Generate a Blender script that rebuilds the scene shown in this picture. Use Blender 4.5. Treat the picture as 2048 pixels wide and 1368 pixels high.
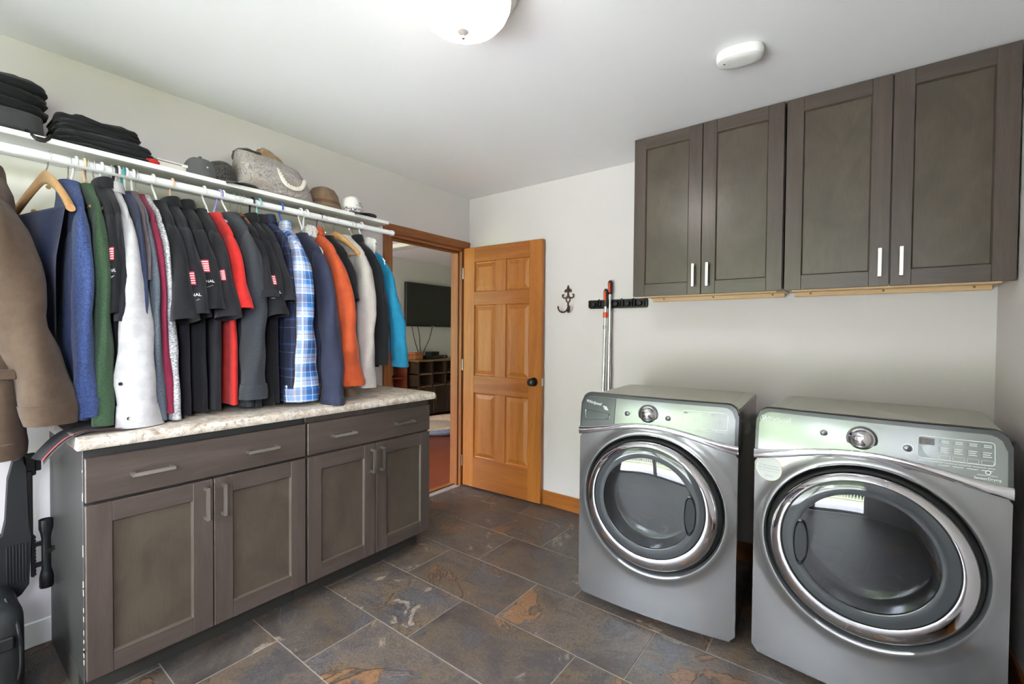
import bpy, bmesh, math, random
from math import sin, cos, pi, radians, sqrt
from mathutils import Vector, Matrix, noise

for o in list(bpy.data.objects):
    bpy.data.objects.remove(o)
scene = bpy.context.scene
COL = scene.collection
random.seed(7)

# ------------------------------------------------------------------ camera
FPX, YAW, PITCH, ROLL = 907.426, 0.648529, 0.0191062, 0.0086418
CAM = Vector((2.56336, -2.78670, 1.25033))
cd = bpy.data.cameras.new('camera')
cd.sensor_width = 36.0
cd.lens = FPX / 2048 * 36.0
cd.clip_start = 0.02
co = bpy.data.objects.new('camera', cd)
COL.objects.link(co)
_f = Vector((-sin(YAW) * cos(PITCH), cos(YAW) * cos(PITCH), -sin(PITCH)))
_r = Vector((cos(YAW), sin(YAW), 0))
_u = _r.cross(_f)
_r2 = _r * cos(ROLL) + _u * sin(ROLL)
_u2 = -_r * sin(ROLL) + _u * cos(ROLL)
co.matrix_world = Matrix(((_r2.x, _u2.x, -_f.x, CAM.x), (_r2.y, _u2.y, -_f.y, CAM.y),
                          (_r2.z, _u2.z, -_f.z, CAM.z), (0, 0, 0, 1)))
scene.camera = co

# ------------------------------------------------------------------ sky, sun, exposure
SKY = 14.5
w = bpy.data.worlds.new('sky')
scene.world = w
w.use_nodes = True
w.node_tree.nodes['Background'].inputs[0].default_value = (0.855, 0.90, 1.055, 1)
w.node_tree.nodes['Background'].inputs[1].default_value = SKY
sl = bpy.data.lights.new('sun', 'SUN')
sl.energy = 14.0
sl.angle = 0.02
sl.color = (1.0, 0.97, 0.93)
so = bpy.data.objects.new('sun', sl)
COL.objects.link(so)
so.rotation_euler = Vector((0.25, -0.62, -0.8)).to_track_quat('-Z', 'Y').to_euler()


def portal(name, center, sx, sz, direction):
    l = bpy.data.lights.new(name, 'AREA')
    l.shape = 'RECTANGLE'
    l.size, l.size_y = sx, sz
    l.cycles.is_portal = True
    o = bpy.data.objects.new(name, l)
    COL.objects.link(o)
    o.location = center
    o.rotation_euler = Vector(direction).to_track_quat('-Z', 'Z').to_euler()


GLASS_X0, GLASS_X1, GLASS_Z = 0.35, 2.35, 2.05      # patio door in the wall behind the camera
YF = -4.1                                            # that wall
portal('patio_portal', ((GLASS_X0 + GLASS_X1) / 2, YF - 0.05, GLASS_Z / 2), GLASS_X1 - GLASS_X0, GLASS_Z, (0, 1, 0))
portal('side_portal', (3.19, -3.525, 1.65), .85, .9, (-1, 0, 0))  # daylight through the added side window
portal('living_portal', (-1.4, -3.05, 1.2), 1.8, 1.8, (0, 1, 0))
scene.view_settings.view_transform = 'Standard'
scene.view_settings.look = 'None'
scene.view_settings.gamma = 1.0
scene.view_settings.use_curve_mapping = False
scene.view_settings.exposure = 1.8
scene.cycles.max_bounces = 5
scene.cycles.diffuse_bounces = 3
scene.cycles.glossy_bounces = 3
scene.cycles.transparent_max_bounces = 8
scene.cycles.caustics_reflective = False
scene.cycles.caustics_refractive = False
scene.cycles.sample_clamp_indirect = 6.0
scene.cycles.use_denoising = True
scene.cycles.use_adaptive_sampling = True
scene.cycles.adaptive_threshold = 0.04


# ------------------------------------------------------------------ mesh helpers
class MB:
    def __init__(s):
        s.v, s.f = [], []

    def add(s, vs, fs):
        n = len(s.v)
        s.v += [tuple(p) for p in vs]
        s.f += [tuple(i + n for i in q) for q in fs]
        return s

    def box(s, lo, hi, b=0.0):
        lo = [min(a, c) for a, c in zip(lo, hi)] if True else lo
        x0, y0, z0 = lo
        x1, y1, z1 = hi
        if b <= 0:
            return s.add([(x0, y0, z0), (x1, y0, z0), (x1, y1, z0), (x0, y1, z0), (x0, y0, z1), (x1, y0, z1), (x1, y1, z1), (x0, y1, z1)],
                         [(0, 3, 2, 1), (4, 5, 6, 7), (0, 1, 5, 4), (1, 2, 6, 5), (2, 3, 7, 6), (3, 0, 4, 7)])
        b = min(b, (x1 - x0) * .45, (y1 - y0) * .45, (z1 - z0) * .45)
        vs, idx = [], {}
        for i in (0, 1):
            for j in (0, 1):
                for k in (0, 1):
                    c = ((x0, x1)[i], (y0, y1)[j], (z0, z1)[k])
                    d = (b if not i else -b, b if not j else -b, b if not k else -b)
                    for a in range(3):      # vertex lying on the face of axis a
                        p = [c[m] + (0 if m == a else d[m]) for m in range(3)]
                        idx[i, j, k, a] = len(vs)
                        vs.append(p)
        fs = []
        for a in range(3):
            o = [m for m in range(3) if m != a]
            for e in (0, 1):
                q = []
                for (p, r) in ((0, 0), (1, 0), (1, 1), (0, 1)):
                    key = [0, 0, 0]
                    key[a], key[o[0]], key[o[1]] = e, p, r
                    q.append(idx[key[0], key[1], key[2], a])
                fs.append(q)
        for a in range(3):                  # edges along axis a
            o = [m for m in range(3) if m != a]
            for p in (0, 1):
                for r in (0, 1):
                    k0, k1 = [0, 0, 0], [0, 0, 0]
                    k0[o[0]] = k1[o[0]] = p
                    k0[o[1]] = k1[o[1]] = r
                    k1[a] = 1
                    fs.append([idx[(*k0, o[0])], idx[(*k1, o[0])], idx[(*k1, o[1])], idx[(*k0, o[1])]])
        for i in (0, 1):
            for j in (0, 1):
                for k in (0, 1):
                    fs.append([idx[i, j, k, 0], idx[i, j, k, 1], idx[i, j, k, 2]])
        return s.add(vs, fs)

    def tube(s, path, r, n=10, cap=True, closed=False, sq=None):
        path = [Vector(p) for p in path]
        m = len(path)
        rr = r if isinstance(r, (list, tuple)) else [r] * m
        rings = []
        t0 = (path[1] - path[0]).normalized()
        up = Vector((0, 0, 1)) if abs(t0.z) < .9 else Vector((1, 0, 0))
        nrm = t0.cross(up).normalized()
        for i, p in enumerate(path):
            if closed:
                t = path[(i + 1) % m] - path[i - 1]
            else:
                t = path[min(i + 1, m - 1)] - path[max(i - 1, 0)]
            t.normalize()
            nrm = (nrm - t * nrm.dot(t)).normalized()
            bn = t.cross(nrm)
            k = sq if sq else 1.0
            rings.append([p + nrm * (cos(2 * pi * j / n) * rr[i]) + bn * (sin(2 * pi * j / n) * rr[i] * k) for j in range(n)])
        vs = [q for ring in rings for q in ring]
        fs = []
        for i in range(m if closed else m - 1):
            a, b2 = i * n, ((i + 1) % m) * n
            for j in range(n):
                fs.append((a + j, a + (j + 1) % n, b2 + (j + 1) % n, b2 + j))
        if cap and not closed:
            fs.append(tuple(range(n - 1, -1, -1)))
            fs.append(tuple(range((m - 1) * n, m * n)))
        return s.add(vs, fs)

    def grid(s, fn, nu, nv, cu=False, cv=False):
        vs = [fn(i / (nu if cu else nu - 1), j / (nv if cv else nv - 1)) for i in range(nu) for j in range(nv)]
        fs = []
        for i in range(nu if cu else nu - 1):
            for j in range(nv if cv else nv - 1):
                a, b2 = i, (i + 1) % nu
                c, d = j, (j + 1) % nv
                fs.append((a * nv + c, b2 * nv + c, b2 * nv + d, a * nv + d))
        return s.add(vs, fs)

    def lathe(s, prof, c=(0, 0, 0), axis='z', n=32, capa=False, capb=False, sx=1, sy=1):
        c = Vector(c)
        vs = []
        for r, h in prof:
            for j in range(n):
                a = 2 * pi * j / n
                p, q = r * cos(a) * sx, r * sin(a) * sy
                vs.append(c + (Vector((p, q, h)) if axis == 'z' else Vector((p, h, q)) if axis == 'y' else Vector((h, p, q))))
        fs = []
        for i in range(len(prof) - 1):
            for j in range(n):
                fs.append((i * n + j, i * n + (j + 1) % n, (i + 1) * n + (j + 1) % n, (i + 1) * n + j))
        if capa:
            fs.append(tuple(range(n)))
        if capb:
            m = (len(prof) - 1) * n
            fs.append(tuple(range(m, m + n)))
        return s.add(vs, fs)

    def prism(s, poly, fn, d0, d1):
        """poly: 2-D outline; fn(u,v,d) -> point; extruded d0..d1"""
        n = len(poly)
        vs = [fn(u, v, d0) for u, v in poly] + [fn(u, v, d1) for u, v in poly]
        fs = [tuple(range(n)), tuple(range(2 * n - 1, n - 1, -1))]
        fs += [(i, (i + 1) % n, (i + 1) % n + n, i + n) for i in range(n)]
        return s.add(vs, fs)

    def xf(s, fn):
        s.v = [tuple(fn(Vector(p))) for p in s.v]
        return s

    def mesh(s, name, recalc=True, smooth=True, ang=35):
        me = bpy.data.meshes.new(name)
        me.from_pydata(s.v, [], s.f)
        if recalc:
            bm = bmesh.new()
            bm.from_mesh(me)
            bmesh.ops.recalc_face_normals(bm, faces=bm.faces)
            bm.to_mesh(me)
            bm.free()
        if smooth:
            me.shade_smooth()
            me.set_sharp_from_angle(angle=radians(ang))
        return me

    def build(s, name, mat, parent=None, local=False, recalc=True, smooth=True, ang=35):
        me = s.mesh(name, recalc, smooth, ang)
        return link(name, me, mat, parent, local)


def world_of(o):
    b = Matrix.Translation(o.location) @ o.rotation_euler.to_matrix().to_4x4()
    return b if o.parent is None else world_of(o.parent) @ o.matrix_parent_inverse @ b


def link(name, me, mat, parent=None, local=False):
    if not me.materials:
        me.materials.append(mat)
    o = bpy.data.objects.new(name, me)
    COL.objects.link(o)
    if parent is not None:
        o.parent = parent
        if not local:
            m = world_of(parent)
            o.matrix_parent_inverse = m.inverted()
    return o


def thing(name, label, cat, loc=(0, 0, 0), rz=0, group=None):
    o = bpy.data.objects.new(name, None)
    COL.objects.link(o)
    o.location = loc
    o.rotation_euler = (0, 0, rz)
    o.empty_display_size = .05
    return tag(o, label, cat, group)


def tag(o, label, cat, group=None):
    o['label'] = label
    o['category'] = cat
    if group:
        o['group'] = group
    return o


def struct(o, label=None):
    o['kind'] = 'structure'
    if label:
        o['label'] = label
    return o


def bx(name, lo, hi, mat, parent=None, b=.002, local=False):
    return MB().box(lo, hi, b).build(name, mat, parent, local)


def text(name, s, size, mat, fn, parent=None, local=True, align='LEFT', shear=0, ext=0):
    """flat lettering; fn(u,v) places each point of the lettering"""
    c = bpy.data.curves.new('txt', 'FONT')
    c.body = s
    c.size = size
    c.shear = shear
    c.align_x = align
    c.resolution_u = 3
    t = bpy.data.objects.new('txt', c)
    COL.objects.link(t)
    me = bpy.data.meshes.new_from_object(t)
    bpy.data.objects.remove(t)
    bpy.data.curves.remove(c)
    for v in me.vertices:
        v.co = fn(v.co.x, v.co.y)
    me.materials.clear()
    me.name = name
    return link(name, me, mat, parent, local)


def rrect(u0, v0, u1, v1, r, n=6):
    out = []
    for cx, cy, a0 in ((u1 - r, v1 - r, 0), (u0 + r, v1 - r, pi / 2), (u0 + r, v0 + r, pi), (u1 - r, v0 + r, 1.5 * pi)):
        for i in range(n + 1):
            a = a0 + i / n * pi / 2
            out.append((cx + r * cos(a), cy + r * sin(a)))
    return out


def lerp(a, b, t):
    return a + (b - a) * t


def pw(t, pts):
    """piecewise-linear (smoothed) curve through (t, value) points"""
    if t <= pts[0][0]:
        return pts[0][1]
    for (a, x), (b, y) in zip(pts, pts[1:]):
        if t <= b:
            k = (t - a) / (b - a)
            return x + (y - x) * k
    return pts[-1][1]


def catmull(pts, n=6):
    pts = [Vector(p) for p in pts]
    out = []
    for i in range(len(pts) - 1):
        p0, p1, p2, p3 = pts[max(i - 1, 0)], pts[i], pts[i + 1], pts[min(i + 2, len(pts) - 1)]
        for k in range(n):
            t = k / n
            out.append(.5 * ((2 * p1) + (-p0 + p2) * t + (2 * p0 - 5 * p1 + 4 * p2 - p3) * t * t + (-p0 + 3 * p1 - 3 * p2 + p3) * t ** 3))
    out.append(pts[-1])
    return out


# ------------------------------------------------------------------ materials
def srgb(r, g, b):
    f = lambda c: (c / 255 / 12.92) if c / 255 <= .04045 else ((c / 255 + .055) / 1.055) ** 2.4
    return (f(r), f(g), f(b), 1.0)


class NT:
    def __init__(s, name):
        s.m = bpy.data.materials.new(name)
        s.m.use_nodes = True
        s.t = s.m.node_tree
        s.b = s.t.nodes['Principled BSDF']

    def n(s, typ, **kw):
        o = s.t.nodes.new(typ)
        for k, v in kw.items():
            if k.startswith('i_'):
                o.inputs[k[2:].replace('_', ' ')].default_value = v
            elif isinstance(k, str) and hasattr(o, k):
                setattr(o, k, v)
        return o

    def l(s, a, b):
        s.t.links.new(a, b)

    def ramp(s, fac, stops, interp='LINEAR'):
        r = s.t.nodes.new('ShaderNodeValToRGB')
        r.color_ramp.interpolation = interp
        e = r.color_ramp.elements
        while len(e) > 1:
            e.remove(e[-1])
        e[0].position, e[0].color = stops[0]
        for p, c in stops[1:]:
            k = e.new(p)
            k.color = c
        s.l(fac, r.inputs[0])
        return r.outputs[0]

    def coords(s, scale=(1, 1, 1), kind='Object', rot=(0, 0, 0)):
        tc = s.t.nodes.new('ShaderNodeTexCoord')
        mp = s.t.nodes.new('ShaderNodeMapping')
        mp.inputs['Scale'].default_value = scale
        mp.inputs['Rotation'].default_value = rot
        s.l(tc.outputs[kind], mp.inputs[0])
        return mp.outputs[0]

    def noise(s, vec, scale, detail=4, rough=.55, dist=0):
        k = s.t.nodes.new('ShaderNodeTexNoise')
        k.inputs['Scale'].default_value = scale
        k.inputs['Detail'].default_value = detail
        k.inputs['Roughness'].default_value = rough
        k.inputs['Distortion'].default_value = dist
        s.l(vec, k.inputs['Vector'])
        return k.outputs['Fac']

    def mix(s, fac, a, b, blend='MIX'):
        k = s.t.nodes.new('ShaderNodeMix')
        k.data_type = 'RGBA'
        k.blend_type = blend
        for sock, v in ((k.inputs[0], fac), (k.inputs[6], a), (k.inputs[7], b)):
            if hasattr(v, 'is_linked'):
                s.l(v, sock)
            else:
                sock.default_value = v
        return k.outputs[2]

    def math(s, op, a, b=None):
        k = s.t.nodes.new('ShaderNodeMath')
        k.operation = op
        for sock, v in ((k.inputs[0], a), (k.inputs[1], b)):
            if v is None:
                continue
            if hasattr(v, 'is_linked'):
                s.l(v, sock)
            else:
                sock.default_value = v
        return k.outputs[0]

    def bump(s, h, strength=.2, dist=.01):
        k = s.t.nodes.new('ShaderNodeBump')
        k.inputs['Strength'].default_value = strength
        k.inputs['Distance'].default_value = dist
        s.l(h, k.inputs['Height'])
        s.l(k.outputs[0], s.b.inputs['Normal'])

    def set(s, **kw):
        for k, v in kw.items():
            i = s.b.inputs[k.replace('_', ' ')]
            if hasattr(v, 'is_linked'):
                s.l(v, i)
            else:
                i.default_value = v
        return s


def plain(name, col, rough=.5, metal=0, **kw):
    t = NT(name)
    t.set(Base_Color=col, Roughness=rough, Metallic=metal, **kw)
    return t.m


def painted(name, col, rough=.7, bump=.06, scale=180):
    t = NT(name)
    v = t.coords()
    n1 = t.noise(v, scale, 1)
    t.set(Base_Color=t.mix(t.noise(v, 1.5, 2), tuple(c * .96 for c in col[:3]) + (1,), col), Roughness=rough)
    t.bump(n1, bump, .002)
    return t.m


def wood(name, c1, c2, axis='z', rough=.4, fine=1.0, c3=None, contrast=1.0, cloud=None):
    t = NT(name)
    sc = {'x': (.6, 9, 9), 'y': (9, .6, 9), 'z': (9, 9, .6)}[axis]
    v = t.coords(cloud or sc)
    n1 = t.noise(v, 2.2, 3, .6, .6)
    col = t.ramp(n1, [(.3, c1), (.7, c2)])
    v2 = t.coords(tuple(a * 14 for a in sc))
    n2 = t.noise(v2, 2.0, 3, .6)
    dark = tuple(c * .62 for c in c1[:3]) + (1,)
    f2 = t.ramp(n2, [(.35, (1, 1, 1, 1)), (.62, (0, 0, 0, 1))])
    col = t.mix(t.math('MULTIPLY', f2, .35 * contrast), col, dark)
    if c3:
        n3 = t.noise(t.coords((1.2, 1.2, 1.2)), 2.5, 4, .6)
        col = t.mix(t.ramp(n3, [(.4, (0, 0, 0, 1)), (.75, (.8, .8, .8, 1))]), col, c3)
    t.set(Base_Color=col, Roughness=rough)
    t.bump(n2, .08 * fine, .002)
    return t.m


def fabric(name, col, col2=None, weave=900, mottle=0.0, rough=.9, bump=.25, streak=None):
    t = NT(name)
    v = t.coords()
    k = t.noise(v, 26, 3, .65)
    dark = tuple(c * .78 for c in col[:3]) + (1,)
    c = t.mix(t.ramp(k, [(.35, (0, 0, 0, 1)), (.7, (1, 1, 1, 1))]), dark, col)
    if col2:
        v2 = t.coords(streak or (1, 1, 1))
        k2 = t.noise(v2, 170, 3, .7)
        c = t.mix(t.ramp(k2, [(.5 - mottle, (0, 0, 0, 1)), (.5 + mottle, (1, 1, 1, 1))]), c, col2)
    t.set(Base_Color=c, Roughness=rough)
    t.b.inputs['Sheen Weight'].default_value = .12
    t.b.inputs['Specular IOR Level'].default_value = .2
    h = t.math('ADD', t.noise(v, weave, 2), t.math('MULTIPLY', t.noise(t.coords((1, 1, .35)), 14, 3), 2.5))
    t.bump(h, bump, .006)
    return t.m


def stops_to_plaid(name, us, vs, fu, fv, rough=.85):
    t = NT(name)
    tc = t.n('ShaderNodeTexCoord')
    sp = t.n('ShaderNodeSeparateXYZ')
    t.l(tc.outputs['UV'], sp.inputs[0])
    U = t.math('FRACT', t.math('MULTIPLY', sp.outputs[0], fu))
    V = t.math('FRACT', t.math('MULTIPLY', sp.outputs[1], fv))
    a = t.ramp(U, us, 'CONSTANT')
    b = t.ramp(V, vs, 'CONSTANT')
    c = t.mix(.5, a, b)
    t.set(Base_Color=c, Roughness=rough)
    t.bump(t.noise(t.coords((1, 1, .35)), 16, 3), .25, .006)
    return t.m


MAT = {}
MAT['ceiling'] = painted('ceiling_paint', srgb(244, 244, 244), .8)
MAT['wall'] = painted('wall_paint', srgb(214, 207, 207), .6)
MAT['white'] = painted('white_paint', srgb(236, 236, 232), .4, .02)
MAT['livwall'] = painted('living_wall_paint', srgb(212, 212, 200), .7)
g1, g2 = srgb(70, 60, 55), srgb(86, 75, 68)
MAT['cabz'] = wood('grey_stained_maple_upright', g1, g2, 'z', .30, .8, None, .7)
MAT['caby'] = wood('grey_stained_maple_lengthwise', g1, g2, 'y', .30, .8, None, .7)
MAT['cabx'] = wood('grey_stained_maple_crosswise', g1, g2, 'x', .30, .8, None, .7)
MAT['panel'] = wood('grey_stained_maple_panel', srgb(70, 62, 53), srgb(87, 77, 66), 'z', .30, .5, None, .6, (3.2, 3.2, 2.0))
MAT['cabdark'] = plain('cabinet_side_laminate', srgb(48, 47, 45), .42)
MAT['toe'] = plain('toe_kick_board', srgb(52, 50, 46), .45)
MAT['oak'] = wood('honey_oak', srgb(160, 94, 34), srgb(184, 116, 48), 'z', .42, .7, None, .9)
MAT['oakx'] = wood('honey_oak_crosswise', srgb(148, 84, 30), srgb(174, 106, 44), 'x', .42, .7, None, .9)
MAT['oaky'] = wood('honey_oak_lengthwise', srgb(128, 74, 36), srgb(154, 96, 48), 'y', .42, .7, None, .9)
MAT['oakyz'] = wood('honey_oak_jamb', srgb(128, 74, 36), srgb(154, 96, 48), 'z', .42, .7, None, .9)
MAT['rawwood'] = wood('raw_pine', srgb(214, 178, 132), srgb(228, 196, 150), 'x', .6)
MAT['nickel'] = plain('brushed_nickel', srgb(214, 211, 202), .34, 1.0)
MAT['brass'] = plain('brass_screw', srgb(150, 128, 70), .35, 1.0)
MAT['chrome'] = plain('chrome', srgb(226, 226, 230), .06, 1.0)
MAT['steel'] = plain('drum_steel', srgb(190, 192, 194), .22, 1.0)
MAT['black'] = plain('black_plastic', srgb(22, 22, 23), .35)
MAT['blackm'] = plain('matte_black', srgb(15, 15, 16), .6)
MAT['silver'] = plain('silver_metallic_paint', srgb(152, 152, 154), .25, .78)
MAT['silverl'] = plain('console_silver', srgb(146, 150, 150), .22, .5)
MAT['silverd'] = plain('console_grey_frame', srgb(92, 94, 97), .22, .6)
MAT['side'] = plain('glossy_dark_side_panel', srgb(30, 30, 32), .14)
MAT['top'] = plain('appliance_top', srgb(176, 176, 166), .34, .45)
MAT['print'] = plain('white_print', srgb(235, 238, 238), .5)
MAT['printd'] = plain('dark_print', srgb(40, 44, 46), .4)
MAT['alu'] = plain('aluminium_tube', srgb(205, 206, 206), .3, 1.0)
MAT['orange_p'] = plain('orange_plastic', srgb(222, 78, 40), .4)
MAT['iron'] = plain('rusty_cast_iron', srgb(74, 52, 44), .6, .3)
MAT['plw'] = plain('white_hanger_plastic', srgb(238, 238, 238), .3)
MAT['rodw'] = plain('white_enamel', srgb(238, 239, 240), .25)


def slate():
    t = NT('slate_look_porcelain')
    tc = t.n('ShaderNodeTexCoord')
    oi = t.n('ShaderNodeObjectInfo')
    cmb = t.n('ShaderNodeCombineXYZ')
    t.l(t.math('MULTIPLY', oi.outputs['Random'], 37.0), cmb.inputs[0])
    t.l(t.math('MULTIPLY', oi.outputs['Random'], 91.0), cmb.inputs[1])
    ad = t.n('ShaderNodeVectorMath', operation='ADD')
    t.l(tc.outputs['Object'], ad.inputs[0])
    t.l(cmb.outputs[0], ad.inputs[1])
    v = ad.outputs[0]
    def shifted(off):
        a2 = t.n('ShaderNodeVectorMath', operation='ADD')
        t.l(v, a2.inputs[0])
        a2.inputs[1].default_value = off
        return a2.outputs[0]

    def mask(n, lo, hi, k=1.0):
        return t.ramp(n, [(lo, (0, 0, 0, 1)), (hi, (k, k, k, 1))])

    def rim(n, at, w=.012, k=.75):
        return t.ramp(n, [(at - w, (0, 0, 0, 1)), (at, (k, k, k, 1)), (at + w, (0, 0, 0, 1))])
    n1 = t.noise(v, 3.0, 5, .62, 1.0)
    base = t.ramp(n1, [(.30, srgb(54, 49, 47)), (.44, srgb(82, 74, 68)), (.52, srgb(100, 90, 80)), (.60, srgb(74, 71, 71)), (.72, srgb(98, 92, 88))])
    # ochre flakes with crisp edges
    n2 = t.noise(shifted((3.1, 7.7, 1.3)), 2.3, 5, .55, 1.3)
    base = t.mix(mask(n2, .45, .57, .7), base, srgb(110, 92, 70))
    base = t.mix(mask(n2, .595, .61, .85), base, srgb(138, 100, 66))
    base = t.mix(rim(n2, .598), base, srgb(52, 44, 40))
    # slate blue-grey flakes
    n5 = t.noise(shifted((11.2, 2.4, 4.0)), 2.8, 5, .6, 1.1)
    base = t.mix(mask(n5, .57, .60, .8), base, srgb(84, 84, 86))
    base = t.mix(rim(n5, .585, .008, .6), base, srgb(48, 43, 41))
    # pale cream chips
    n3 = t.noise(shifted((5.3, 9.1, 2.2)), 3.6, 6, .66, 1.2)
    base = t.mix(mask(n3, .615, .645, .8), base, srgb(158, 144, 128))
    # fine grain and speckle
    n4 = t.noise(v, 75, 3, .72)
    base = t.mix(mask(n4, .42, .72, .55), base, srgb(56, 49, 46))
    n6 = t.noise(v, 210, 1, .6)
    sp = t.math('MULTIPLY', mask(n6, .60, .66, .7), mask(t.noise(shifted((1.5, 4.5, 9.5)), 3.0, 3, .5, .5), .48, .62))
    base = t.mix(sp, base, srgb(150, 134, 122))
    vein = t.noise(shifted((8.8, 1.1, 6.6)), 4, 4, .55, 2.2)
    base = t.mix(rim(vein, .5, .010, .6), base, srgb(46, 40, 38))
    rv = t.math('FRACT', t.math('MULTIPLY', oi.outputs['Random'], 7.31))
    base = t.mix(t.math('MULTIPLY', rv, .35), base, srgb(62, 58, 57))
    t.set(Base_Color=base, Roughness=t.ramp(n4, [(.3, (.34, .34, .34, 1)), (.8, (.52, .52, .52, 1))]))
    h = t.math('ADD', t.math('MULTIPLY', n4, .3), t.math('MULTIPLY', mask(n2, .59, .615), .5))
    t.bump(h, .4, .01)
    return t.m


def granite():
    t = NT('granite_look_laminate')
    v = t.coords()
    n1 = t.noise(v, 14, 7, .7, 1.0)
    c = t.ramp(n1, [(.3, srgb(128, 112, 98)), (.45, srgb(186, 172, 156)), (.6, srgb(214, 206, 192)), (.72, srgb(150, 132, 116))])
    n2 = t.noise(v, 70, 5, .7, .5)
    c = t.mix(t.ramp(n2, [(.52, (0, 0, 0, 1)), (.66, (.8, .8, .8, 1))]), c, srgb(104, 94, 84))
    n3 = t.noise(v, 40, 4, .6)
    c = t.mix(t.ramp(n3, [(.55, (0, 0, 0, 1)), (.7, (.7, .7, .7, 1))]), c, srgb(232, 226, 214))
    t.set(Base_Color=c, Roughness=.3)
    t.bump(n2, .06, .003)
    return t.m


MAT['slate'] = slate()
MAT['granite'] = granite()
MAT['grout'] = painted('pale_grout', srgb(138, 131, 121), .9, .2, 300)


def glassy(name, tint, refl=.1, dens=.3):
    t = NT(name)
    tr = t.n('ShaderNodeBsdfTransparent')
    tr.inputs[0].default_value = tint
    gl = t.n('ShaderNodeBsdfGlossy')
    gl.inputs['Roughness'].default_value = .02
    fr = t.n('ShaderNodeFresnel')
    fr.inputs[0].default_value = 1.5
    f = t.math('MINIMUM', t.math('ADD', fr.outputs[0], refl), 1.0)
    mx = t.n('ShaderNodeMixShader')
    t.l(f, mx.inputs[0])
    t.l(tr.outputs[0], mx.inputs[1])
    t.l(gl.outputs[0], mx.inputs[2])
    t.l(mx.outputs[0], t.t.nodes['Material Output'].inputs[0])
    return t.m


MAT['doorglass'] = glassy('smoked_door_glass', (.72, .75, .77, 1), .03)
MAT['pane'] = glassy('clear_pane', (.95, .97, .96, 1), .0)
MAT['smoke'] = plain('smoked_plastic', srgb(62, 65, 69), .06, .0)
# ------------------------------------------------------------------ room shell
CZ = 2.349                      # ceiling
XR = 3.04                       # right wall
D0, D1, DZ = -0.80, -0.07, 1.93  # doorway in the left wall
T = 0.11

fl = struct(MB().box((-.06, YF, -.05), (XR, 0, -.0012)).build('floor', MAT['grout'], smooth=False))
# slate-look tiles, laid in rows parallel to the back wall, a third of a tile shifted in each row
TL, TW, GAP = 0.598, 0.3325, 0.0034
tile_mesh = {}


def tile(x0, x1, y0, y1):
    k = (round(x1 - x0, 3), round(y1 - y0, 3))
    if k not in tile_mesh:
        me = MB().box((0, 0, -.02), (k[0], k[1], 0), .0012).mesh('tile', smooth=False)
        me.materials.append(MAT['slate'])
        tile_mesh[k] = me
    o = bpy.data.objects.new('tile', tile_mesh[k])
    COL.objects.link(o)
    o.location = (x0, y0, random.uniform(-.0006, .0006))
    o.parent = fl


row = 0
y = -2.575
rows = []
for k in range(-5, 9):
    ya = -2.575 + k * TW
    off = (.525 + .198 * k) % TL
    y0, y1 = ya + GAP / 2, ya + TW - GAP / 2
    y0, y1 = max(y0, YF), min(y1, -.001)
    if y1 - y0 < .02:
        continue
    x = off - TL
    while x < XR:
        a, b = max(x + GAP / 2, .001), min(x + TL - GAP / 2, XR - .001)
        if b - a > .02:
            tile(a, b, y0, y1)
        x += TL

m = MB()
m.box((-T, YF - .1, 0), (0, D0, CZ))
m.box((-T, D1, 0), (0, .1, CZ))
m.box((-T, D0, DZ), (0, D1, CZ))
struct(m.build('wall_left', MAT['wall'], smooth=False))
struct(MB().box((0, 0, 0), (XR + .1, .1, CZ)).build('wall_back', MAT['wall'], smooth=False))
WY0, WY1, WZ0, WZ1 = -3.95, -3.10, 1.2, 2.1  # opening for an unseen window, added to brighten the left wall
m = MB()
m.box((XR, WY1, 0), (XR + .1, 0, CZ))
m.box((XR, YF - .1, 0), (XR + .1, WY0, CZ))
m.box((XR, WY0, 0), (XR + .1, WY1, WZ0))
m.box((XR, WY0, WZ1), (XR + .1, WY1, CZ))
struct(m.build('wall_right', MAT['wall'], smooth=False))
wn = struct(thing('window_added', '', '', (XR, -3.525, WZ0)), 'unseen white window added in the right wall to light the left wall')
del wn['category']
m = MB()
for a, b in ((WY0, WY0 + .05), (-3.55, -3.50), (WY1 - .05, WY1)):
    m.box((XR + .03, a, WZ0), (XR + .08, b, WZ1), .003)
m.box((XR + .03, WY0, WZ0), (XR + .08, WY1, WZ0 + .05), .003)
m.box((XR + .03, WY0, WZ1 - .05), (XR + .08, WY1, WZ1), .003)
m.build('window_frame', MAT['white'], wn)
m = MB()
m.box((0, YF - .1, 0), (GLASS_X0, YF, CZ))
m.box((GLASS_X1, YF - .1, 0), (XR, YF, CZ))
m.box((GLASS_X0, YF - .1, GLASS_Z), (GLASS_X1, YF, CZ))
struct(m.build('wall_front', MAT['wall'], smooth=False))
struct(MB().box((-T, YF - .1, CZ), (XR + .1, .1, CZ + .1)).build('ceiling', MAT['ceiling'], smooth=False))
# patio door behind the camera
pd = struct(thing('door_2', '', ''), 'white framed sliding patio door behind the viewer')
del pd['category']
m = MB()
for a, b in ((GLASS_X0, GLASS_X0 + .06), (1.32, 1.40), (GLASS_X1 - .06, GLASS_X1)):
    m.box((a, YF - .07, 0), (b, YF - .02, GLASS_Z), .004)
m.box((GLASS_X0, YF - .07, GLASS_Z - .06), (GLASS_X1, YF - .02, GLASS_Z), .004)
m.box((GLASS_X0, YF - .07, 0), (GLASS_X1, YF - .02, .08), .004)
m.build('door_frame', MAT['white'], pd)
MB().add([(GLASS_X0, YF - .045, 0), (GLASS_X1, YF - .045, 0), (GLASS_X1, YF - .045, GLASS_Z), (GLASS_X0, YF - .045, GLASS_Z)], [(0, 1, 2, 3)]).build('pane', MAT['pane'], pd)

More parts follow.
